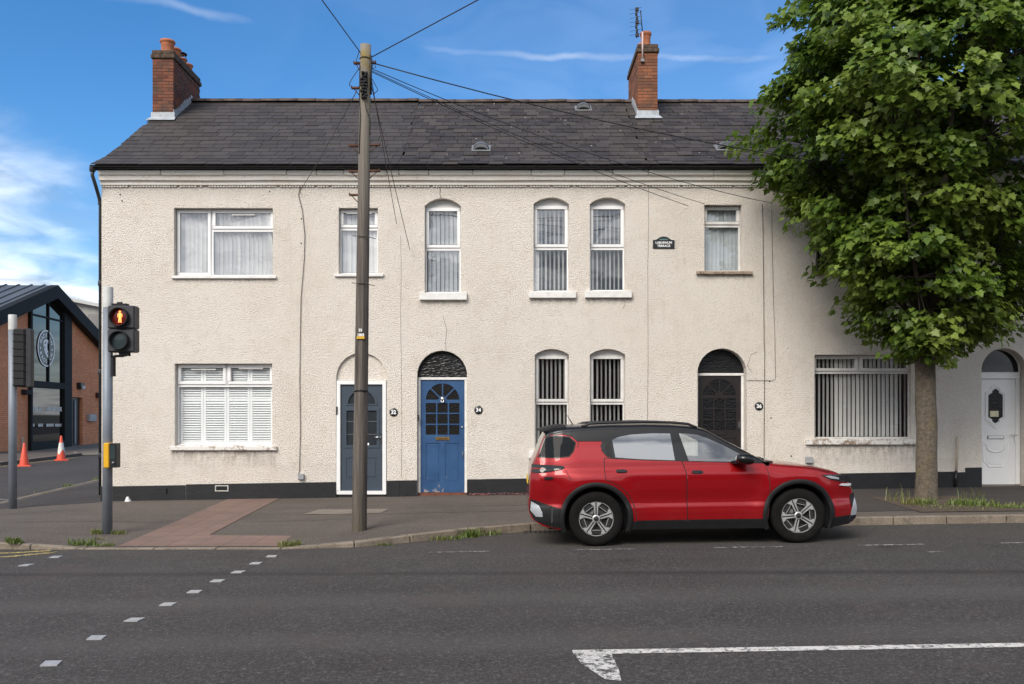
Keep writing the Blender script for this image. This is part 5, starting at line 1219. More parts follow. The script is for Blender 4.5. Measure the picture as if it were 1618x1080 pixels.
def curved(s_, a0, a1, r, flip):
    for j, ch in enumerate(s_):
        if ch == ' ': continue
        t_ = a0+(a1-a0)*j/(len(s_)-1); c_ = P(lt-(-r*math.cos(t_)) if False else lt+r*math.cos(t_), .066, lz+r*math.sin(t_))
        tilt = (t_-math.pi/2) if not flip else (t_+math.pi/2)
        text('letter', ch, lr*.30, c_, M['signwhite'], lg, rot=(R(90), tilt, RZ), bold=.008)
curved('MADE IN', R(152), R(28), lr*.70, False); curved('BROSICK', R(205), R(335), lr*.70, True)
for a in (R(183), R(-3)):
    MB().lathe([(.001,0),(.11,0),(.11,.004)], (0,0,0), 14, 'Y').mesh('x', M['signwhite']) if False else None
    n = 12; MB().add([P(lt+lr*.70*math.cos(a)+.06*math.cos(2*math.pi*j/n), .066, lz+lr*.70*math.sin(a)+.06*math.sin(2*math.pi*j/n)) for j in range(n)], [list(range(n))]).build('dot', M['signwhite'], lg)
# faint lettering on the lower glass: too small to read, only rows of pale marks
for v, segs in ((646,((47,53),(54,58),(60,64.5),(72,79),(80,87),(88,96.5))),(671.5,((47,53.5),(59,67),(72,84),(86,96)))):
    for a, b in segs:
        z = tz(a, v); h_ = .11 if v < 650 else .07
        s = b-a; n = max(2, int(s/1.3))
        for j in range(n):
            ua, ub = a+s*j/n+.1, a+s*(j+.75)/n
            MB().hexa([P(tD(ua),.04,z-h_),P(tD(ub),.04,z-h_),P(tD(ub),.034,z-h_),P(tD(ua),.034,z-h_),P(tD(ua),.04,z+h_),P(tD(ub),.04,z+h_),P(tD(ub),.034,z+h_),P(tD(ua),.034,z+h_)]).build('window_lettering', M['upvc_dirty'], bay)
# door, lamp and boxes
dr = MB(); pl(dr, [(d0+.02,gz(d0)),(d1-.02,gz(d1)),(d1-.02,zd-.03),(d0+.02,zd-.03)], [[(d0+.12,gz(d0)+.3),(d0+.5,gz(d0)+.3),(d0+.5,zd-.2),(d0+.12,zd-.2)]], -.15, .05)
dr = dr.build('door', M['black'], bb, recalc=False)
MB().add([P(d0+.12,-.18,gz(d0)+.3),P(d0+.5,-.18,gz(d0)+.3),P(d0+.5,-.18,zd-.2),P(d0+.12,-.18,zd-.2)], [(0,1,2,3)]).build('pane', M['barglass'], dr)
q0 = d0+.72; MB().hexa([P(q0,-.14,gz(q0)+.1),P(q0+.16,-.14,gz(q0)+.1),P(q0+.16,-.10,gz(q0)+.1),P(q0,-.10,gz(q0)+.1),P(q0,-.14,zd-.15),P(q0+.16,-.14,zd-.15),P(q0+.16,-.10,zd-.15),P(q0,-.10,zd-.15)]).build('door_stile', M['galv'], dr)
def fbox(nm, u0, u1, v0, v1, d_, mat):
    a, b = tD(u0), tD(u1); z1_, z0_ = tz(u0, v0), tz(u0, v1)
    return MB().hexa([P(a,0,z0_),P(b,0,z0_),P(b,d_,z0_),P(a,d_,z0_),P(a,0,z1_),P(b,0,z1_),P(b,d_,z1_),P(a,d_,z1_)]).build(nm, mat, bb, bev=.02)
fbox('alarm_box', 150.5, 157, 620, 628, .2, simple('dark_red_box', (.05,.012,.012), .6)); fbox('meter_box', 137, 147.5, 654, 665.5, .18, M['galvgrey']); fbox('vent_box', 33, 41, 615, 623, .25, M['blackmatt'])
lp = fbox('wall_lamp', 121, 127, 604, 614, .22, M['black']); fbox('lamp_glass', 122.5, 126.5, 609, 614.5, .28, M['polecap'])
fbox('downpipe', 33.3, 35, 690, 711, .06, simple('pale_post', (.5,.42,.33), .7))
# pale rendered house further up the side street
fh = thing('rendered_house', 'grey rendered house with a pale roof behind the brick building', 'house', (-33, 64, G(-33,64)))
q = lambda u, v, D: ((u-809)*D/1400, D, 1.73+(655-v)*D/1400)
D_ = 62
a, b, c_, e_ = q(95,468,D_), q(118,474,D_), q(172,488,D_), q(172,640,D_)
MB().hexa([(a[0],D_,0),(c_[0]+1.5,D_,0),(c_[0]+1.5,D_+9,0),(a[0],D_+9,0),(a[0],D_,a[2]-.1),(c_[0]+1.5,D_,c_[2]-.35),(c_[0]+1.5,D_+9,c_[2]-.35),(a[0],D_+9,a[2]-.1)]).build('wall', M['concrete'], fh)
MB().hexa([(a[0]-.5,D_-.4,a[2]-.1),(c_[0]+2,D_-.4,c_[2]-.38),(c_[0]+2,D_+9.4,c_[2]-.38),(a[0]-.5,D_+9.4,a[2]-.1),(a[0]-.5,D_-.4,a[2]+.12),(c_[0]+2,D_-.4,c_[2]-.14),(c_[0]+2,D_+9.4,c_[2]-.1),(a[0]-.5,D_+9.4,a[2]+.16)]).build('roof', M['farroof'], fh)
u0, u1 = q(137,510,D_-1), q(145,497,D_-1); MB().hexa([(u0[0],D_-1.5,1),(u0[0]+3.5,D_-1.5,1),(u0[0]+3.5,D_,1),(u0[0],D_,1),(u1[0]-.02,D_-1.5,u1[2]),(u0[0]+3.5,D_-1.5,u1[2]-.1),(u0[0]+3.5,D_,u1[2]-.1),(u1[0],D_,u1[2])]).build('side_wing', simple('darker_far_render', (.21,.205,.20), .9, var=.15, scale=1.5), fh)

# ------------------------------------------------------------------ the street tree
TX, TY = 7.41, 15.85; TZ = HP(TX, TY)
tree = thing('maple_tree', 'leafy green street maple on the pavement at the right', 'tree', (TX, TY, TZ))
tr = random.Random(11)
mb = MB(); n = 16; prof = [(0-.05,.225),(.12,.20),(.4,.182),(1.2,.168),(2.2,.160),(2.9,.158),(3.15,.165),(3.35,.15)]
vs = []
for k in range(22):
    z = -.05+3.4*k/21; r = interp(prof, z); cx_ = TX+.02*math.sin(z*1.1)-.01*z; cy_ = TY+.015*math.sin(z*.9)
    for j in range(n):
        a = 2*math.pi*j/n; rr_ = r*(1+.06*math.sin(2*a+z*1.3)+.04*math.sin(5*a-z*2.6)+.03*math.sin(3*a+z*7)+tr.uniform(-.02,.02)+(.12*max(0, .3-z) if j % 3 == 0 else 0))
        vs.append((cx_+rr_*math.cos(a), cy_+rr_*math.sin(a), TZ+z))
mb.add(vs, [(k*n+j,k*n+(j+1)%n,(k+1)*n+(j+1)%n,(k+1)*n+j) for k in range(21) for j in range(n)], 0, True)
trunk = mb.build('trunk', M['bark'], tree)
RAD = [(2.75,.30),(3.05,.80),(3.5,1.12),(4.0,1.48),(4.6,1.82),(5.4,2.22),(6.2,2.72),(6.9,3.1),(7.4,3.05),(8.2,2.5),(9.0,2.0),(9.8,1.5),(10.5,.7),(10.7,.1)]
def crown_r(z, a):                          # the crown is shallower on the house side; angle 0 is along the street, pi/2 towards the house
    r = interp(RAD, z)
    wob = 1+.11*math.sin(3*a+z*1.9+.5)+.10*math.sin(5*a-z*2.7)+.08*math.sin(8*a+z*4.3)
    r *= 1+.42*max(0, math.cos(a))*clamp((10-z)/4, 0, 1)+.05*max(0, -math.cos(a))*clamp((z-6)/2, 0, 1)
    if math.sin(a) > 0: r = min(r, 1.72/max(.2, math.sin(a))) if r > 1.72 else r
    return r*wob
limbs = []
root = Vector((TX-.02, TY+.01, TZ+3.1))
for (dx, dy, zt, r0) in ((-1.3,-.5,8.4,.10),(-.15,.15,9.9,.125),(.55,-.2,9.1,.085),(1.5,.2,7.6,.07),(-2.0,.2,6.6,.06),(.4,-1.6,7.4,.065),(-.5,1.1,7.6,.06),(1.7,-.9,6.2,.05),(-1.2,-1.6,6.0,.055)):
    end = Vector((TX+dx, TY+dy, zt)); pts = []; m = 7
    for k in range(m+1):
        s = k/m; p = root.lerp(end, s); bow = math.sin(math.pi*s)*.12; lat = s**.75
        p.x = root.x+(end.x-root.x)*lat+tr.uniform(-.04,.04)*(k > 0); p.y = root.y+(end.y-root.y)*lat+tr.uniform(-.04,.04)*(k > 0); pts.append(p)
    mb = MB().tube(pts, [r0*(1-.82*k/m) for k in range(m+1)], 8); mb.build('limb', M['limbbark'], tree); limbs.append(pts)
# twigs and leaf clusters
nodes = [p for l in limbs for p in l[2:]]
clusters = []
for k in range(1020):
    z = tr.uniform(2.75, 10.6); a = tr.uniform(0, 2*math.pi)
    if tr.random() > (interp(RAD, z)/2.95)**1.1+.12: continue
    if 3.25 < z < 4.9 and abs(math.cos(a))*interp(RAD, z) < .95 and tr.random() < .62: continue
    f = tr.random()**.34; rad = crown_r(z, a)*f*.93
    clusters.append((Vector((TX+rad*math.cos(a), TY+rad*math.sin(a), z)), a, f))
tw = MB()
for c_, a, f in clusters:
    cand = [p for p in nodes if p.z < c_.z+.3] or nodes
    p = min(cand, key=lambda q_: (q_-c_).length+.5*max(0, q_.z-c_.z))
    mid = p.lerp(c_, .55)+Vector((tr.uniform(-.1,.1), tr.uniform(-.1,.1), .12))
    tw.tube([p, mid, c_], [.014,.008,.003], 5, cap=False)
o = tw.build('twigs', M['limbbark'], tree); o['kind'] = 'stuff'
# one five-lobed leaf, gently folded
HALF = [(0,0),(.20,-.06),(.44,.02),(.36,.20),(.60,.46),(.34,.50),(.26,.66),(0,1.02)]
LV = [(0,.36,0)]+[(x,y,0) for x, y in HALF]+[(-x,y,0) for x, y in HALF[-2:0:-1]]
LV = np.array(LV); LV[:,2] = .16*np.abs(LV[:,0])-.22*(LV[:,1]-.36)**2*np.sign(LV[:,1]-.2); LV[:,1] -= .1
nl = len(LV); LF = np.array([(0, 1+j, 1+(j+1) % (nl-1)) for j in range(nl-1)])
npr = np.random.RandomState(5)
allP, allF, big = [], [], []
base = 0
for c_, a, f in clusters:
    cnt = int(npr.uniform(76, 112)*(1 if f > .6 else .6)); out = np.array((math.cos(a), math.sin(a), .0))
    cr = .27+.22*npr.rand()
    for k in range(cnt):
        d = npr.normal(size=3); d /= np.linalg.norm(d); rr_ = cr*npr.rand()**.5
        pos = np.array(c_)+d*rr_*np.array((1.1,1.1,.62))
        if pos[1] > 17.55: continue
        # blades face up and outwards, tips hang outwards and down
        nrm = np.array((0,0,1.))*npr.uniform(.35,1.1)+out*npr.uniform(.15,.9)+npr.normal(size=3)*.34; nrm /= np.linalg.norm(nrm)
        tip = out*.6+d*np.array((.7,.7,.2))+np.array((0,0,-.55))+npr.normal(size=3)*.3; tip -= nrm*np.dot(tip, nrm); tip /= np.linalg.norm(tip)+1e-6
        sx = np.cross(tip, nrm); s = npr.uniform(.082, .150)
        Rm = np.stack([sx, tip, nrm], 1)*s
        big.append((pos, Rm))
front = sorted(range(len(big)), key=lambda i: big[i][0][1]-.15*(np.linalg.det(big[i][1])**(1/3)))
single = set(front[:300])
rest = [big[i] for i in range(len(big)) if i not in single]
Pn = np.stack([p for p, r in rest]); Rn = np.stack([r for p, r in rest])
V = (np.einsum('nij,vj->nvi', Rn, LV)+Pn[:,None,:]).reshape(-1,3)
Fn = (LF[None]+(np.arange(len(rest))*nl)[:,None,None]).reshape(-1,3)
def npmesh(name, V, Fn, mat, smooth=True):
    me = bpy.data.meshes.new(name); me.vertices.add(len(V)); me.vertices.foreach_set('co', V.astype(np.float32).ravel())
    me.loops.add(Fn.size); me.loops.foreach_set('vertex_index', Fn.astype(np.int32).ravel())
    me.polygons.add(len(Fn)); me.polygons.foreach_set('loop_start', np.arange(0, Fn.size, 3, dtype=np.int32)); me.polygons.foreach_set('loop_total', np.full(len(Fn), 3, dtype=np.int32))
    me.polygons.foreach_set('use_smooth', np.full(len(Fn), smooth)); me.materials.append(mat); me.update(); me.validate(); return me
crown = link('crown', npmesh('crown', V, Fn, M['leaf']), tree); crown['kind'] = 'stuff'
lm = npmesh('leaf', LV, LF, M['leaf'])
for i in sorted(single):
    p, r = big[i]; s = float(np.linalg.norm(r[:,0])); o = link('leaf', lm, tree)
    m = Matrix([list(r[k]/s)+[0] for k in range(3)]+[[0,0,0,1]]); o.location = Vector(p); o.rotation_euler = m.to_euler(); o.scale = (s,)*3
print('leaves', len(big), 'clusters', len(clusters))

# ------------------------------------------------------------------ weeds
def weeds(label, spots, zf, seed, flat=.0):
    r_ = np.random.RandomState(seed); V, Fc = [], []
    for (x, y, rad, cnt, h) in spots:
        for k in range(cnt):
            a = r_.rand()*6.283; q_ = rad*r_.rand()**.6; bx, by = x+q_*math.cos(a)*1.0, y+q_*math.sin(a)*.6; bz = zf(bx, by)
            hh = h*r_.uniform(.2,1.05); az = r_.rand()*6.283; ln = hh*r_.uniform(.2,.9); w = r_.uniform(.003,.009)
            dx, dy = math.cos(az)*ln, math.sin(az)*ln; sx, sy = -math.sin(az)*w, math.cos(az)*w; b = len(V)
            V += [(bx-sx,by-sy,bz),(bx+sx,by+sy,bz),(bx+dx*.45+sx*.9,by+dy*.45+sy*.9,bz+hh*.7),(bx+dx*.45-sx*.9,by+dy*.45-sy*.9,bz+hh*.7),(bx+dx,by+dy,bz+hh*(.95 if r_.rand() > .3 else .7))]
            Fc += [(b,b+1,b+2),(b,b+2,b+3),(b+3,b+2,b+4)]
    o = link('weeds', npmesh('weeds', np.array(V), np.array(Fc), M['grass'], False)); o['kind'] = 'stuff'; return tag(o, label, 'weeds')
weeds('long grass and weeds round the foot of the tree', [(6.95,15.1,.3,300,.14),(7.75,14.9,.42,420,.13),(8.2,14.5,.42,300,.08),(7.2,14.7,.5,200,.05),(6.85,15.6,.28,26,.34),(8.0,15.3,.3,26,.30),(7.55,14.45,.6,200,.045)], HP, 1)
weeds('small weeds at the foot of the pedestrian signal pole', [(-6.3,13.45,.1,120,.10),(-6.0,13.5,.12,110,.08),(-6.05,12.95,.12,60,.05)], HP, 2)
weeds('green tuft at the left end of the dropped kerb', [(-6.05,12.5,.2,150,.11),(-5.72,12.42,.16,80,.07)], HP, 3)
weeds('green tuft beside the right end of the red tactile paving', [(-3.05,12.15,.17,170,.09)], HP, 4)
weeds('weeds growing from the gutter by the curved kerb', [(-1.75,12.2,.15,60,.05),(-.95,12.68,.28,150,.08),(-.62,12.9,.18,180,.15),(-.35,13.1,.18,110,.10)], G, 5)
weeds('tuft on the kerb at the left edge', [(-6.95,12.38,.12,130,.10)], HP, 6)
weeds('thin weeds along the edging of the side street', [(-11.25,21.2,.2,60,.10),(-11.5,23.0,.2,90,.14),(-11.0,19.3,.2,40,.06),(-11.7,25,.2,60,.14)], G, 7)
weeds('small tuft in the kerb joint right of the tree', [(8.25,13.55,.12,120,.10)], lambda x, y: G(x)+.05, 8)
weeds('weeds at the far kerb beside the cones', [(-17.9,30.5,.3,100,.16),(-17.9,32.5,.3,60,.1)], G, 9)
# fallen petals swept against the wall by the blue door
r_ = np.random.RandomState(3); V, Fc = [], []
for k in range(420):
    x = r_.uniform(fx(741), fx(845)); x = x if r_.rand() > .3 else r_.uniform(fx(741), fx(775)); y = 17.92-abs(r_.normal())*.05; z = HP(x, y)+.01+r_.rand()*.035; s = r_.uniform(.006,.014); a = r_.rand()*6.28; b = len(V)
    V += [(x+s*math.cos(a+q), y+s*math.sin(a+q)*.6, z+s*.8*math.sin(q*1.3)) for q in (0,1.6,3.1,4.7)]; Fc += [(b,b+1,b+2),(b,b+2,b+3)]
o = link('fallen_petals', npmesh('fallen_petals', np.array(V), np.array(Fc), M['petal'], False)); o['kind'] = 'stuff'; tag(o, 'pink fallen petals along the wall right of the blue door', 'petals')
o = MB().hexa([(-7.75,17.70,HP(-7.75,17.7)),(-7.64,17.70,HP(-7.7,17.7)),(-7.62,17.78,HP(-7.7,17.7)),(-7.73,17.78,HP(-7.7,17.7)),(-7.72,17.72,HP(-7.7,17.7)+.11),(-7.68,17.72,HP(-7.7,17.7)+.10),(-7.69,17.75,HP(-7.7,17.7)+.12),(-7.71,17.75,HP(-7.7,17.7)+.08)]).build('litter', M['litter'], bev=.01); tag(o, 'crumpled white litter against the black plinth', 'litter')

# ------------------------------------------------------------------ the parked car (own coordinates: x forwards from the rear axle, y away from the road, z up)
CARX, CARY = 1.125, 12.64
car = thing('parked_car', 'red compact SUV with black roof parked at the kerb facing right', 'car', (CARX, CARY, G(CARX)+.004), None, (0, -math.atan(.016), 0))
WB = 2.69; WR = .364; AX = ((0., WR), (WB, WR))
ZT = [(-.89,.62),(-.882,.86),(-.865,1.02),(-.835,1.12),(-.78,1.22),(-.70,1.43),(-.655,1.525),(-.58,1.572),(-.45,1.600),(-.30,1.613),(.19,1.630),(.7,1.632),(1.06,1.620),(1.35,1.59),(1.5,1.558),(1.77,1.40),(2.07,1.235),(2.31,1.092),(2.42,1.072),(2.7,1.045),(2.95,1.012),(3.22,.955),(3.36,.895),(3.44,.80),(3.50,.66),(3.55,.47)]
ZB = [(-.89,.46),(-.85,.36),(-.7,.27),(-.5,.23),(3.1,.20),(3.4,.22),(3.5,.26),(3.55,.34)]
FZ = [(.15,-.06),(.25,-.035),(.33,-.014),(.44,-.006),(.515,-.009),(.56,-.028),(.62,-.025),(.74,-.007),(.86,0),(.93,-.003),(.965,-.011),(1.02,-.046),(1.06,-.058),(1.10,-.066)]
def sm(tab, x, h): return (interp(tab, x-h)+2*interp(tab, x)+interp(tab, x+h))/4
def ztop(u): return sm(ZT, u, .035) if -.8 < u < 3.3 else interp(ZT, u)
def plan(u):
    w = .888
    if u < -.20: w -= .018*((-.20-u)/.35 if u > -.55 else 1)**2
    if u < -.64: w -= .145*((-.64-u)/.25)**2.2
    if u > 2.75: w -= .235*((u-2.75)/.8)**2.3
    return w
def wid(u, z):                              # half width of the body at a point of its side view
    w = plan(u)+sm(FZ, min(z, 1.10), .012)
    for ax, az in AX: r = math.hypot(u-ax, z-az); w += .024*math.exp(-((r-.50)/.13)**2)*(1 if z < .9 else max(0, 1-(z-.9)/.1))
    if z > 1.10: w -= (z-1.10)*.36+.12*max(0, z-1.35)**1.5
    return max(.05, w)
def zedge(u):
    d = .09 if u < 2.2 else .075
    return ztop(u)-min(d, max(.02, (ztop(u)-interp(ZB, u))*.3))
def inside(p, poly):
    c = False; n = len(poly)
    for i in range(n):
        (x1, y1), (x2, y2) = poly[i], poly[i-1]
        if (y1 > p[1]) != (y2 > p[1]) and p[0] < (x2-x1)*(p[1]-y1)/(y2-y1)+x1: c = not c
    return c
rg = [(.275,1.172),(.60,1.145),(1.068,1.122),(1.032,1.478),(.80,1.487),(.50,1.474),(.33,1.445),(.245,1.405),(.262,1.28)]
fg = [(1.25,1.112),(1.7,1.095),(2.06,1.082),(2.09,1.10),(1.95,1.19),(1.72,1.318),(1.52,1.415),(1.38,1.46),(1.25,1.477),(1.148,1.478)]
def car_shell():
    us = [-.89+4.44*k/148 for k in range(149)]; NS, NT_ = 36, 10; rings = []
    for u in us:
        zb, ze, zt = interp(ZB, u), zedge(u), ztop(u); half = []
        for k in range(NS+1): z = zb+(ze-zb)*k/NS; half.append((wid(u, z), z))
        we = wid(u, ze)
        for k in range(1, NT_+1):
            t = math.pi/2*k/NT_; half.append((we*math.cos(t)**.62 if k < NT_ else 0., ze+(zt-ze)*math.sin(t)**.62))
        rings.append(half)
    n = NS+NT_+1; sets = {'body': [], 'roof': [], 'windscreen': [], 'rear_window': []}; V = []
    for sgn in (-1, 1):
        b = len(V); V += [(u, sgn*y, z) for u, hf in zip(us, rings) for y, z in hf]
        for i in range(len(us)-1):
            for k in range(n-1):
                ids = (b+i*n+k, b+(i+1)*n+k, b+(i+1)*n+k+1, b+i*n+k+1); q = [V[j] for j in ids]
                cu, cy, cz = (sum(p[a] for p in q)/4 for a in range(3)); cy = abs(cy)
                if any(all(math.hypot(p[0]-ax, p[2]-az) < .462 for p in q) for ax, az in AX): continue
                if cz > 1.04 and any(inside((p[0], p[2]), w_) for p in q for w_ in (rg, fg)) and cy > .5: continue
                if k >= NS:
                    lim = rings[i][NS][0]
                    if -.775 < cu < -.655 and cy < lim*.86: key = 'rear_window'
                    elif 1.53 < cu < 2.30 and cy < lim*.90: key = 'windscreen'
                    elif -.66 < cu < 2.31: key = 'roof'
                    else: key = 'body'
                else: key = 'body'
                sets[key].append(ids if sgn < 0 else ids[::-1])
        ring_ = [b+(len(us)-1)*n+k for k in range(n)]; V.append((us[-1], 0, interp(ZB, us[-1]))); sets['body'].append((ring_+[len(V)-1]) if sgn < 0 else (ring_+[len(V)-1])[::-1])
        ring_ = [b+k for k in range(n)]; V.append((us[0], 0, interp(ZB, us[0]))); sets['body'].append((ring_+[len(V)-1])[::-1] if sgn < 0 else ring_+[len(V)-1])
    mats = dict(body=M['red'], roof=M['carblack'], windscreen=M['frontglass'], rear_window=M['carglass'])
    for k, f in sets.items():
        mb = MB(); mb.add(V, f, 0, True); me = mb.mesh(k, mats[k], recalc=False)
        bm = bmesh.new(); bm.from_mesh(me); bmesh.ops.delete(bm, geom=[v for v in bm.verts if not v.link_faces], context='VERTS'); bmesh.ops.remove_doubles(bm, verts=bm.verts[:], dist=1e-5); bmesh.ops.recalc_face_normals(bm, faces=bm.faces[:]); bm.to_mesh(me); bm.free()
        o = local(k, me, car)
car_shell()
def patch(name, poly, off, mat, parent=car, thick=.012, sides=(-1,1), step=.05, smooth=True, hole=None, fn=wid):
    objs = []
    for sgn in sides:
        bm = bmesh.new()
        loops = [poly]+list(hole or [])
        for lp in loops:
            vs = [bm.verts.new((u, 0, z)) for u, z in lp]
            for i in range(len(vs)): bm.edges.new((vs[i], vs[(i+1) % len(vs)]))
        bmesh.ops.triangle_fill(bm, use_beauty=True, use_dissolve=False, edges=bm.edges[:])
        us = [p[0] for p in poly]; zs = [p[1] for p in poly]
        for ax, lo, hi in ((0, min(us), max(us)), (2, min(zs), max(zs))):
            c = math.floor(lo/step)*step+step
            while c < hi:
                co = Vector((c,0,0)) if ax == 0 else Vector((0,0,c)); no = Vector((1,0,0)) if ax == 0 else Vector((0,0,1))
                bmesh.ops.bisect_plane(bm, geom=bm.verts[:]+bm.edges[:]+bm.faces[:], plane_co=co, plane_no=no); c += step
        for v in bm.verts: v.co.y = sgn*(fn(v.co.x, v.co.z)+off)
        bmesh.ops.recalc_face_normals(bm, faces=bm.faces[:])
        if bm.faces[:] and sum(f.normal.y for f in bm.faces)*sgn < 0: bmesh.ops.reverse_faces(bm, faces=bm.faces[:])
        for f in bm.faces: f.smooth = smooth
        be = [e for e in bm.edges if len(e.link_faces) == 1]
        ret = bmesh.ops.extrude_edge_only(bm, edges=be) if thick else dict(geom=[])
        for v in [g for g in ret['geom'] if isinstance(g, bmesh.types.BMVert)]: v.co.y -= sgn*thick
        for f in bm.faces: f.smooth = True
        me = bpy.data.meshes.new(name); bm.to_mesh(me); bm.free(); me.materials.append(mat)
        if smooth:
            e = .015; nn = []
            for v in me.vertices:
                u_, z_ = v.co.x, v.co.z; q = Vector((-(fn(u_+e, z_)-fn(u_-e, z_))/(2*e), sgn, -(fn(u_, z_+e)-fn(u_, z_-e))/(2*e))); nn.append(q.normalized())
            me.normals_split_custom_set_from_vertices(nn)
        o = bpy.data.objects.new(name, me); col.objects.link(o); o.parent = parent; objs.append(o)
    return objs
def grow(poly, d):
    c = (sum(p[0] for p in poly)/len(poly), sum(p[1] for p in poly)/len(poly)); out = []
    m = len(poly)
    area = sum(poly[i][0]*poly[(i+1) % m][1]-poly[(i+1) % m][0]*poly[i][1] for i in range(m))
    s = 1 if area > 0 else -1
    for i in range(m):
        a, b, c2 = Vector(poly[i-1]), Vector(poly[i]), Vector(poly[(i+1) % m])
        n1 = Vector(((b-a).y, -(b-a).x)).normalized()*s; n2 = Vector(((c2-b).y, -(c2-b).x)).normalized()*s
        q = (n1+n2); q = q.normalized()*d/max(.5, math.sqrt((1+n1.dot(n2))/2)); out.append((b.x+q.x, b.y+q.y))
    return out
belt = lambda u: 1.158-.041*(u-.2)
# doors with their shut lines
fd = [(1.215,.335),(2.27,.335),(2.295,.55),(2.30,.80),(2.285,.95),(2.25,belt(2.25)-.012),(1.7,belt(1.7)-.012),(1.165,belt(1.165)-.012),(1.20,1.0),(1.213,.9)]
rd = [(.536,.335),(1.203,.335),(1.201,.9),(1.188,1.0),(1.153,belt(1.153)-.012),(.7,belt(.7)-.012),(.13,belt(.13)+.0),(.125,1.0)]+[(.535*math.cos(a), .364+.535*math.sin(a)) for a in [R(75-6.5*k) for k in range(12)]]
for nm, pl_ in (('door', fd), ('door', rd)):
    patch('door_gap', grow(pl_, .009), .004, M['blackmatt'], thick=.010, step=.03)
    ds = patch(nm, pl_, .007, M['red'], thick=0, step=.03)
    hu, hz = (1.35, .968) if pl_ is fd else (.345, .995)
    for d_, sgn in zip(ds, (-1, 1)):
        hp = [(hu-.075,hz),(hu-.06,hz+.02),(hu+.04,hz+.02),(hu+.075,hz+.008),(hu+.075,hz-.008),(hu+.04,hz-.018),(hu-.06,hz-.016)]
        patch('handle_recess', grow(hp, .008), .012, M['red'], d_, .006, (sgn,))
        patch('handle', hp, .026, M['carblack'], d_, .018, (sgn,))
# black upper side, glass, pillars
up = [(2.33,1.075),(2.2,belt(2.2)-.006),(1.6,belt(1.6)-.010),(.9,belt(.9)-.008),(.3,belt(.3)-.004),(.16,1.185),(.10,1.26),(.085,1.33),(.11,1.39),(-.23,1.395),(-.30,1.462),(-.42,1.49),(-.56,1.482)]
up += [(u, zedge(u)+.004) for u in [-.5+.1*k for k in range(29)]]
patch('upper_side', up, .008, M['carblack'], thick=0, step=.03, hole=(rg, fg))
vq = [(.16,1.215),(.235,1.185),(.228,1.28),(.215,1.385),(.165,1.36),(.135,1.29)]
qg = [(-.745,1.20),(-.675,1.39),(-.645,1.448),(-.52,1.468),(-.33,1.448),(-.255,1.375),(-.285,1.275),(-.345,1.205),(-.5,1.188)]
patch('side_window', grow(rg, .004), .005, M['rearglass'], thick=0, step=.03); patch('side_window', grow(fg, .004), .005, M['frontglass'], thick=0, step=.03)
patch('pillar_vent', vq, .015, M['clad'], thick=.006)
patch('window_seal', grow(qg, .012), .010, M['carblack'], thick=.014, step=.03); patch('quarter_window', qg, .016, M['quarterglass'], thick=.008, step=.03)
# wheel arch mouldings, sills, lower bumpers
def arc(ax, r, a0, a1, n=26): return [(ax+r*math.cos(a0+(a1-a0)*k/n), WR+r*math.sin(a0+(a1-a0)*k/n)) for k in range(n+1)]
for ax in (0., WB):
    a0, a1 = R(-22), R(202)
    for sgn in (-1, 1):
        mb = MB(); n = 36; rows = [(.482,-.030),(.490,.012),(.482,.022),(.435,.026),(.424,.018),(.422,-.06)]; vs = []
        for r_, of in rows:
            for u, z in arc(ax, r_, a0, a1, n): vs.append((u, sgn*(wid(u, max(z, .2))+of), z))
        mb.add(vs, [(i*(n+1)+j, i*(n+1)+j+1, (i+1)*(n+1)+j+1, (i+1)*(n+1)+j) for i in range(len(rows)-1) for j in range(n)], 0, True)
        local('wheel_arch', mb.mesh('wheel_arch', M['clad']), car)
patch('sill', [(.44,.215),(2.25,.205),(2.25,.325),(1.2,.325),(.45,.325)], .014, M['clad'], thick=.04)
patch('rear_bumper', [(-.885,.47),(-.82,.35),(-.6,.262),(-.42,.24),(-.435,.50),(-.6,.545),(-.80,.615),(-.875,.63)], .008, M['clad'], thick=.03, step=.03)
patch('front_bumper', [(3.12,.20),(3.42,.225),(3.53,.30),(3.54,.36),(3.42,.345),(3.15,.335)], .010, M['clad'], thick=.03, step=.03)
patch('bumper_accent', [(-.872,.48),(-.80,.40),(-.71,.40),(-.715,.46),(-.76,.55),(-.86,.60)], .014, M['silver'], thick=.02, step=.03)
patch('bumper_accent', [(3.44,.34),(3.535,.34),(3.545,.44),(3.515,.58),(3.48,.50)], .014, M['silver'], thick=.02, step=.03)
patch('bumper_vent', [(3.435,.62),(3.505,.64),(3.52,.52),(3.475,.42),(3.44,.50)], .009, M['blackmatt'], thick=.02, step=.03)
# lamps
for o in patch('tail_lamp', [(-.845,1.10),(-.845,.99),(-.78,.985),(-.66,.995),(-.44,1.03),(-.405,1.055),(-.43,1.073),(-.6,1.085)], .016, M['lampglass'], thick=.03, step=.03): pass
patch('tail_lamp_strip', [(-.84,1.03),(-.70,1.035),(-.70,1.05),(-.84,1.05)], .022, M['redlamp'], thick=.01, step=.03)
patch('side_reflector', [(-.68,.895),(-.575,.90),(-.56,.915),(-.58,.93),(-.68,.93)], .016, M['lampglass'], thick=.02, step=.03)
for o in patch('headlamp', [(3.00,.90),(3.10,.845),(3.30,.80),(3.445,.79),(3.44,.845),(3.36,.89),(3.15,.905)], .012, M['lampglass'], thick=.03, step=.03): pass
patch('headlamp_strip', [(3.04,.885),(3.13,.852),(3.25,.833),(3.25,.856),(3.12,.888)], .018, M['silver'], thick=.01, step=.03)
patch('lamp_signature', [(3.25,.755),(3.40,.735),(3.45,.745),(3.45,.77),(3.3,.775)], .012, M['drl'], thick=.01, step=.03)
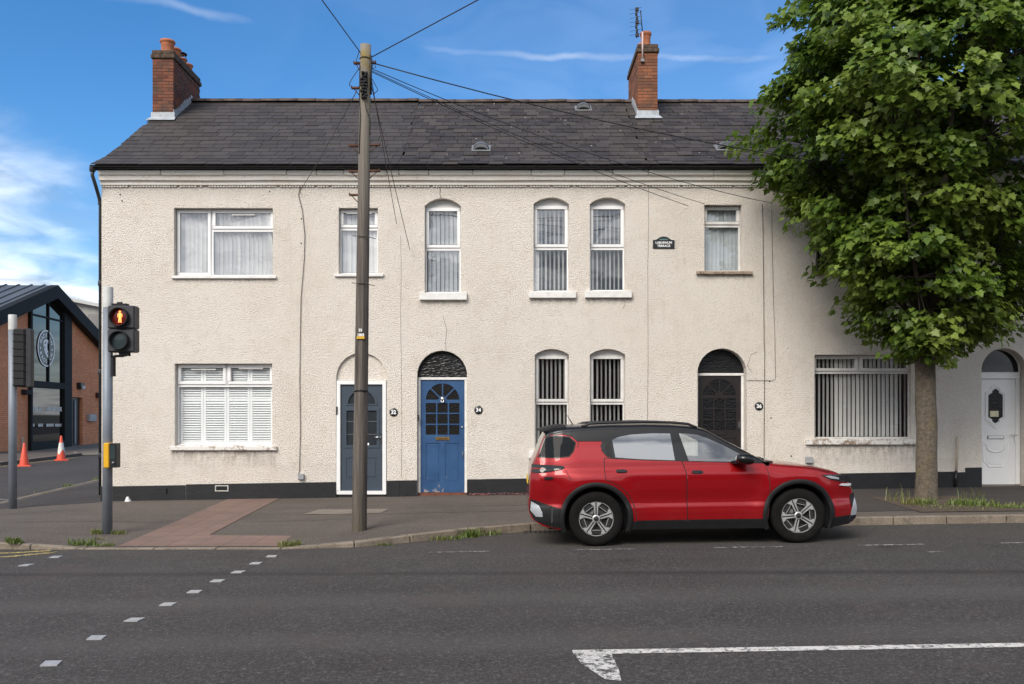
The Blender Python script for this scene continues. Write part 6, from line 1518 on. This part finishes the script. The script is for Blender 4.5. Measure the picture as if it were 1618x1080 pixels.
# bonnet shut line and body creases
patch('bonnet_gap', [(2.36,1.030),(2.6,1.012),(2.9,.975),(3.12,.935),(3.12,.929),(2.9,.969),(2.6,1.006),(2.36,1.024)], .004, M['blackmatt'], thick=.004)
patch('fuel_flap_line', [(-.215,1.385),(-.225,1.31),(-.217,1.31),(-.207,1.385)], .005, M['blackmatt'], thick=.004)
patch('tailgate_gap', [(-.735,1.19),(-.70,1.11),(-.694,1.11),(-.729,1.19)], .004, M['blackmatt'], thick=.004)
patch('bumper_gap', [(-.40,1.02),(-.33,.88),(-.322,.88),(-.392,1.02)], .004, M['blackmatt'], thick=.004)
# wheels
def wheel(ax, sgn):
    yo = sgn*.872; mb = MB()
    prof = [(.232,0),(.245,.006),(.30,.012),(.346,.004),(.361,-.02),(.364,-.05),(.364,-.165),(.361,-.195),(.346,-.21),(.23,-.205)]
    mb.lathe([(r, yo+sgn*h) for r, h in prof], (ax,0,WR), 44, 'Y'); w = local('wheel', mb.mesh('tyre', M['tyre']), car)
    mb = MB().lathe([(.236,yo+sgn*.002),(.228,yo-sgn*.010),(.222,yo-sgn*.05),(.218,yo-sgn*.15)], (ax,0,WR), 40, 'Y').lathe([(.219,yo-sgn*.10),(.12,yo-sgn*.09),(.001,yo-sgn*.085)], (ax,0,WR), 30, 'Y')
    local('rim_barrel', mb.mesh('rim_barrel', M['rimdark']), w)
    local('brake_disc', MB().lathe([(.16,yo-sgn*.078),(.07,yo-sgn*.076),(.065,yo-sgn*.05),(.001,yo-sgn*.048)], (ax,0,WR), 30, 'Y').mesh('brake_disc', M['brake']), w)
    sp = MB(); dk = MB(); ph = R(90) if True else 0
    def pol(mb_, pts, y0, y1, rot):
        c, s = math.cos(rot), math.sin(rot); n = len(pts); q = [(ax+a*c-b*s, WR+a*s+b*c) for a, b in pts]
        mb_.prism(q, min(y0, y1), max(y0, y1))
    ya, yb = yo-sgn*.006, yo-sgn*.034
    for k in range(5):
        rot = ph+k*2*math.pi/5+(R(22) if ax > 1 else 0)
        pol(dk, [(.04,-.045),(.10,-.030),(.17,-.032),(.222,-.075),(.222,.075),(.17,.032),(.10,.030),(.04,.045)], yo-sgn*.016, yo-sgn*.045, rot)
        for s_ in (-1, 1):
            pts = [(.055,s_*.010),(.205,s_*.008),(.226,s_*.010),(.222,s_*.050),(.213,s_*.078),(.190,s_*.060),(.165,s_*.030),(.055,s_*.022)]
            pol(sp, pts if s_ > 0 else pts[::-1], ya, yb, rot)
        r2 = rot+math.pi/5
        pol(sp, [(.150,-.062),(.157,-.062),(.157,.062),(.150,.062)], yo-sgn*.020, yb, r2)
        pol(dk, [(.157,-.066),(.205,-.082),(.205,.082),(.157,.066)], yo-sgn*.022, yo-sgn*.045, r2)
    n = 40
    for r0, r1 in ((.222,.230),): sp.lathe([(r0,ya),(r1,ya),(r1,yb),(r0,yb),(r0,ya)], (ax,0,WR), n, 'Y', smooth=False)
    sp.lathe([(.055,yb),(.055,yo-sgn*.014),(.034,yo-sgn*.012)], (ax,0,WR), 20, 'Y')
    local('spokes', dk.mesh('spoke_inlay', M['rimdark']), w); local('spokes', sp.mesh('spokes', M['alloy']), w)
    local('hub_cap', MB().lathe([(.036,yb),(.034,yo-sgn*.008),(.02,yo-sgn*.005),(.001,yo-sgn*.004)], (ax,0,WR), 20, 'Y').mesh('hub_cap', M['rimdark']), w)
    ln = MB(); n = 18; vs = []
    for y in (sgn*.885, sgn*.58): vs += [(a, y, b) for a, b in arc(ax, .438, R(-25), R(205), n)]
    ln.add(vs, [(j,j+1,n+2+j,n+1+j) for j in range(n)], 0, True); ln.add(vs[n+1:], [list(range(n+1))])
    local('arch_liner', ln.mesh('arch_liner', M['blackmatt']), car)
for ax in (0., WB):
    for s_ in (-1, 1): wheel(ax, s_)
ub = MB().box(-.62, 3.30, -.575, .575, .20, .80).box(.46, 2.22, -.80, .80, .20, .40)  # underside as a black box, added to block light beneath the body
local('underbody', ub.mesh('underbody', M['blackmatt']), car)
local('mud_flap', MB().box(.43, .44, -.86, -.70, .16, .36).box(.43, .44, .70, .86, .16, .36).mesh('mud_flap', M['blackmatt']), car)
# mirrors
for s_ in (-1, 1):
    mb = MB(); prof = [(0,.015),(.03,.055),(.09,.072),(.16,.075),(.215,.062),(.235,.02)]
    n = 14; vs = []
    cx_, cy_, cz_ = 1.83, s_*1.0, 1.125
    for (l, r) in prof: vs += [(cx_+l, cy_+s_*r*1.35*math.cos(2*math.pi*j/n)+s_*.02, cz_+r*math.sin(2*math.pi*j/n)+.02*(1-l/.235)) for j in range(n)]
    k = len(prof); mb.add(vs, [(i*n+j,i*n+(j+1)%n,(i+1)*n+(j+1)%n,(i+1)*n+j) for i in range(k-1) for j in range(n)], 0, True); mb.add(vs[:n], [list(range(n))]); mb.add(vs[-n:], [list(range(n))])
    mb.hexa([(1.80,s_*.80,1.065),(1.98,s_*.80,1.065),(1.98,s_*.98,1.075),(1.85,s_*.98,1.075),(1.80,s_*.80,1.095),(1.98,s_*.80,1.095),(1.98,s_*.98,1.11),(1.85,s_*.98,1.11)])
    local('door_mirror', mb.mesh('door_mirror', M['carblack']), car)
    # roof rails
    pts = [(-.16+.058*k, s_*(wid(-.16+.058*k, zedge(-.16+.058*k))-.055), zedge(-.16+.058*k)+.096+(0 if 1 < k < 26 else (-.022 if k in (1,26) else -.035))) for k in range(28)]
    local('roof_rail', MB().tube(pts, .018, 8).mesh('roof_rail', M['black']), car)
# tailgate spoiler, aerial, wiper
mb = MB(); pr = [(-.36,1.608),(-.55,1.590),(-.715,1.548),(-.72,1.535),(-.55,1.545),(-.36,1.56)]
vs = []
for y in (-.61,-.52,0,.52,.61): vs += [(u-.02*(abs(y) < .55), y, z+(.022 if abs(y) < .4 else .010 if abs(y) < .55 else -.012)) for u, z in pr]
m = len(pr); mb.add(vs, [(a*m+j, a*m+(j+1)%m, (a+1)*m+(j+1)%m, (a+1)*m+j) for a in range(4) for j in range(m)], 0, False); mb.add(vs[:m], [list(range(m))]); mb.add(vs[-m:], [list(range(m))])
local('spoiler', mb.mesh('spoiler', M['clad'], bev=.006), car)
local('aerial', MB().tube([(-.22,-.05,1.585),(-.30,-.05,1.72),(-.365,-.05,1.83)], [.012,.005,.003], 6).mesh('aerial', M['black']), car)
mb = MB(); mb.tube([(2.32,-.55,1.10),(2.38,-.2,1.105),(2.36,.3,1.105)], .012, 6); mb.box(2.28, 2.40, -.72, .72, 1.05, 1.085)
local('wiper', mb.mesh('wiper', M['black']), car)
local('number_plate', MB().box(-.90, -.885, -.26, .26, .80, .91).mesh('number_plate', simple('yellow_number_plate', (.62,.45,.03), .5), bev=.004), car)
local('front_grille', MB().box(3.535, 3.56, -.45, .45, .40, .62).mesh('front_grille', M['blackmatt'], bev=.01), car)

# cabin seen through the glass
def cushion(nm, pts, y0, y1, bev=.04): local(nm, MB().prism(pts, y0, y1).mesh(nm, M['seat'], bev=bev), car)
for yc in (-.36, .36):
    cushion('front_seat', [(1.16,.78),(1.30,.78),(1.16,1.26),(1.04,1.30),(1.0,1.26)], yc-.24, yc+.24)
    cushion('headrest', [(1.03,1.31),(1.12,1.30),(1.09,1.45),(1.00,1.46)], yc-.13, yc+.13, .03)
cushion('rear_seat', [(.30,.78),(.46,.78),(.30,1.20),(.18,1.22)], -.60, .60)
for yc in (-.38, 0, .38): cushion('headrest', [(.19,1.23),(.27,1.22),(.25,1.36),(.17,1.37)], yc-.12, yc+.12, .03)
local('dashboard', MB().prism([(1.80,.80),(2.28,.80),(2.28,1.06),(2.05,1.075),(1.86,1.02)], -.74, .74).mesh('dashboard', M['clad'], bev=.03), car)
q = Matrix.Translation((1.72,-.36,1.02)) @ Matrix.Rotation(R(-65), 4, 'Y')
sw = MB().tube([tuple(q @ Vector((.18*math.cos(a), .18*math.sin(a), 0))) for a in [2*math.pi*k/24 for k in range(25)]], .014, 6); sw.tube([tuple(q @ Vector((0,-.17,0))), tuple(q @ Vector((0,.17,0)))], .02, 6); sw.tube([(1.72,-.36,1.02),(1.86,-.36,.98)], .03, 6)
local('steering_wheel', sw.mesh('steering_wheel', M['blackmatt']), car)

# ------------------------------------------------------------------ terrace across the road, unseen behind the viewer, added to darken the lower window reflections
ot = thing('opposite_terrace', 'low brick terrace across the road, added out of view to darken the window reflections', 'building', (0, -15, G(0)))
holes = []
for k in range(-8, 9):
    x = k*3.1; holes += [rect(x-.6, x+.6, 4.0, 5.6), rect(x-.6, x+.6, 1.0, 2.6)]
s = MB(); s.plate(rect(-27, 27, -1, 6.2), holes, 0, .2)
MB().add([(x, -15-y, z) for x, y, z in s.v], s.f).box(-27, 27, -22, -21.9, -1, 6.2).build('wall', simple('dull_red_brickwork', (.20,.09,.06), .9, var=.3, scale=2.), ot)
MB().add([(-27.3,-14.7,6.1),(27.3,-14.7,6.1),(27.3,-18.5,8.2),(-27.3,-18.5,8.2),(-27.3,-22.3,6.1),(27.3,-22.3,6.1)], [(0,1,2,3),(3,2,5,4),(0,3,4),(1,5,2)]).build('roof', M['slate_new'], ot)
for q in holes:
    w = MB(); w.plate(q, [rect(q[0][0]+.07, q[1][0]-.07, q[0][1]+.07, q[2][1]-.07)], 0, .04)
    f = MB().add([(x, -15.08-y, z) for x, y, z in w.v], w.f).build('window', M['upvc_dirty'], ot)
    MB().add([(q[0][0],-15.11,q[0][1]),(q[1][0],-15.11,q[0][1]),(q[1][0],-15.11,q[2][1]),(q[0][0],-15.11,q[2][1])], [(0,1,2,3)]).build('pane', M['darkglass'], f)
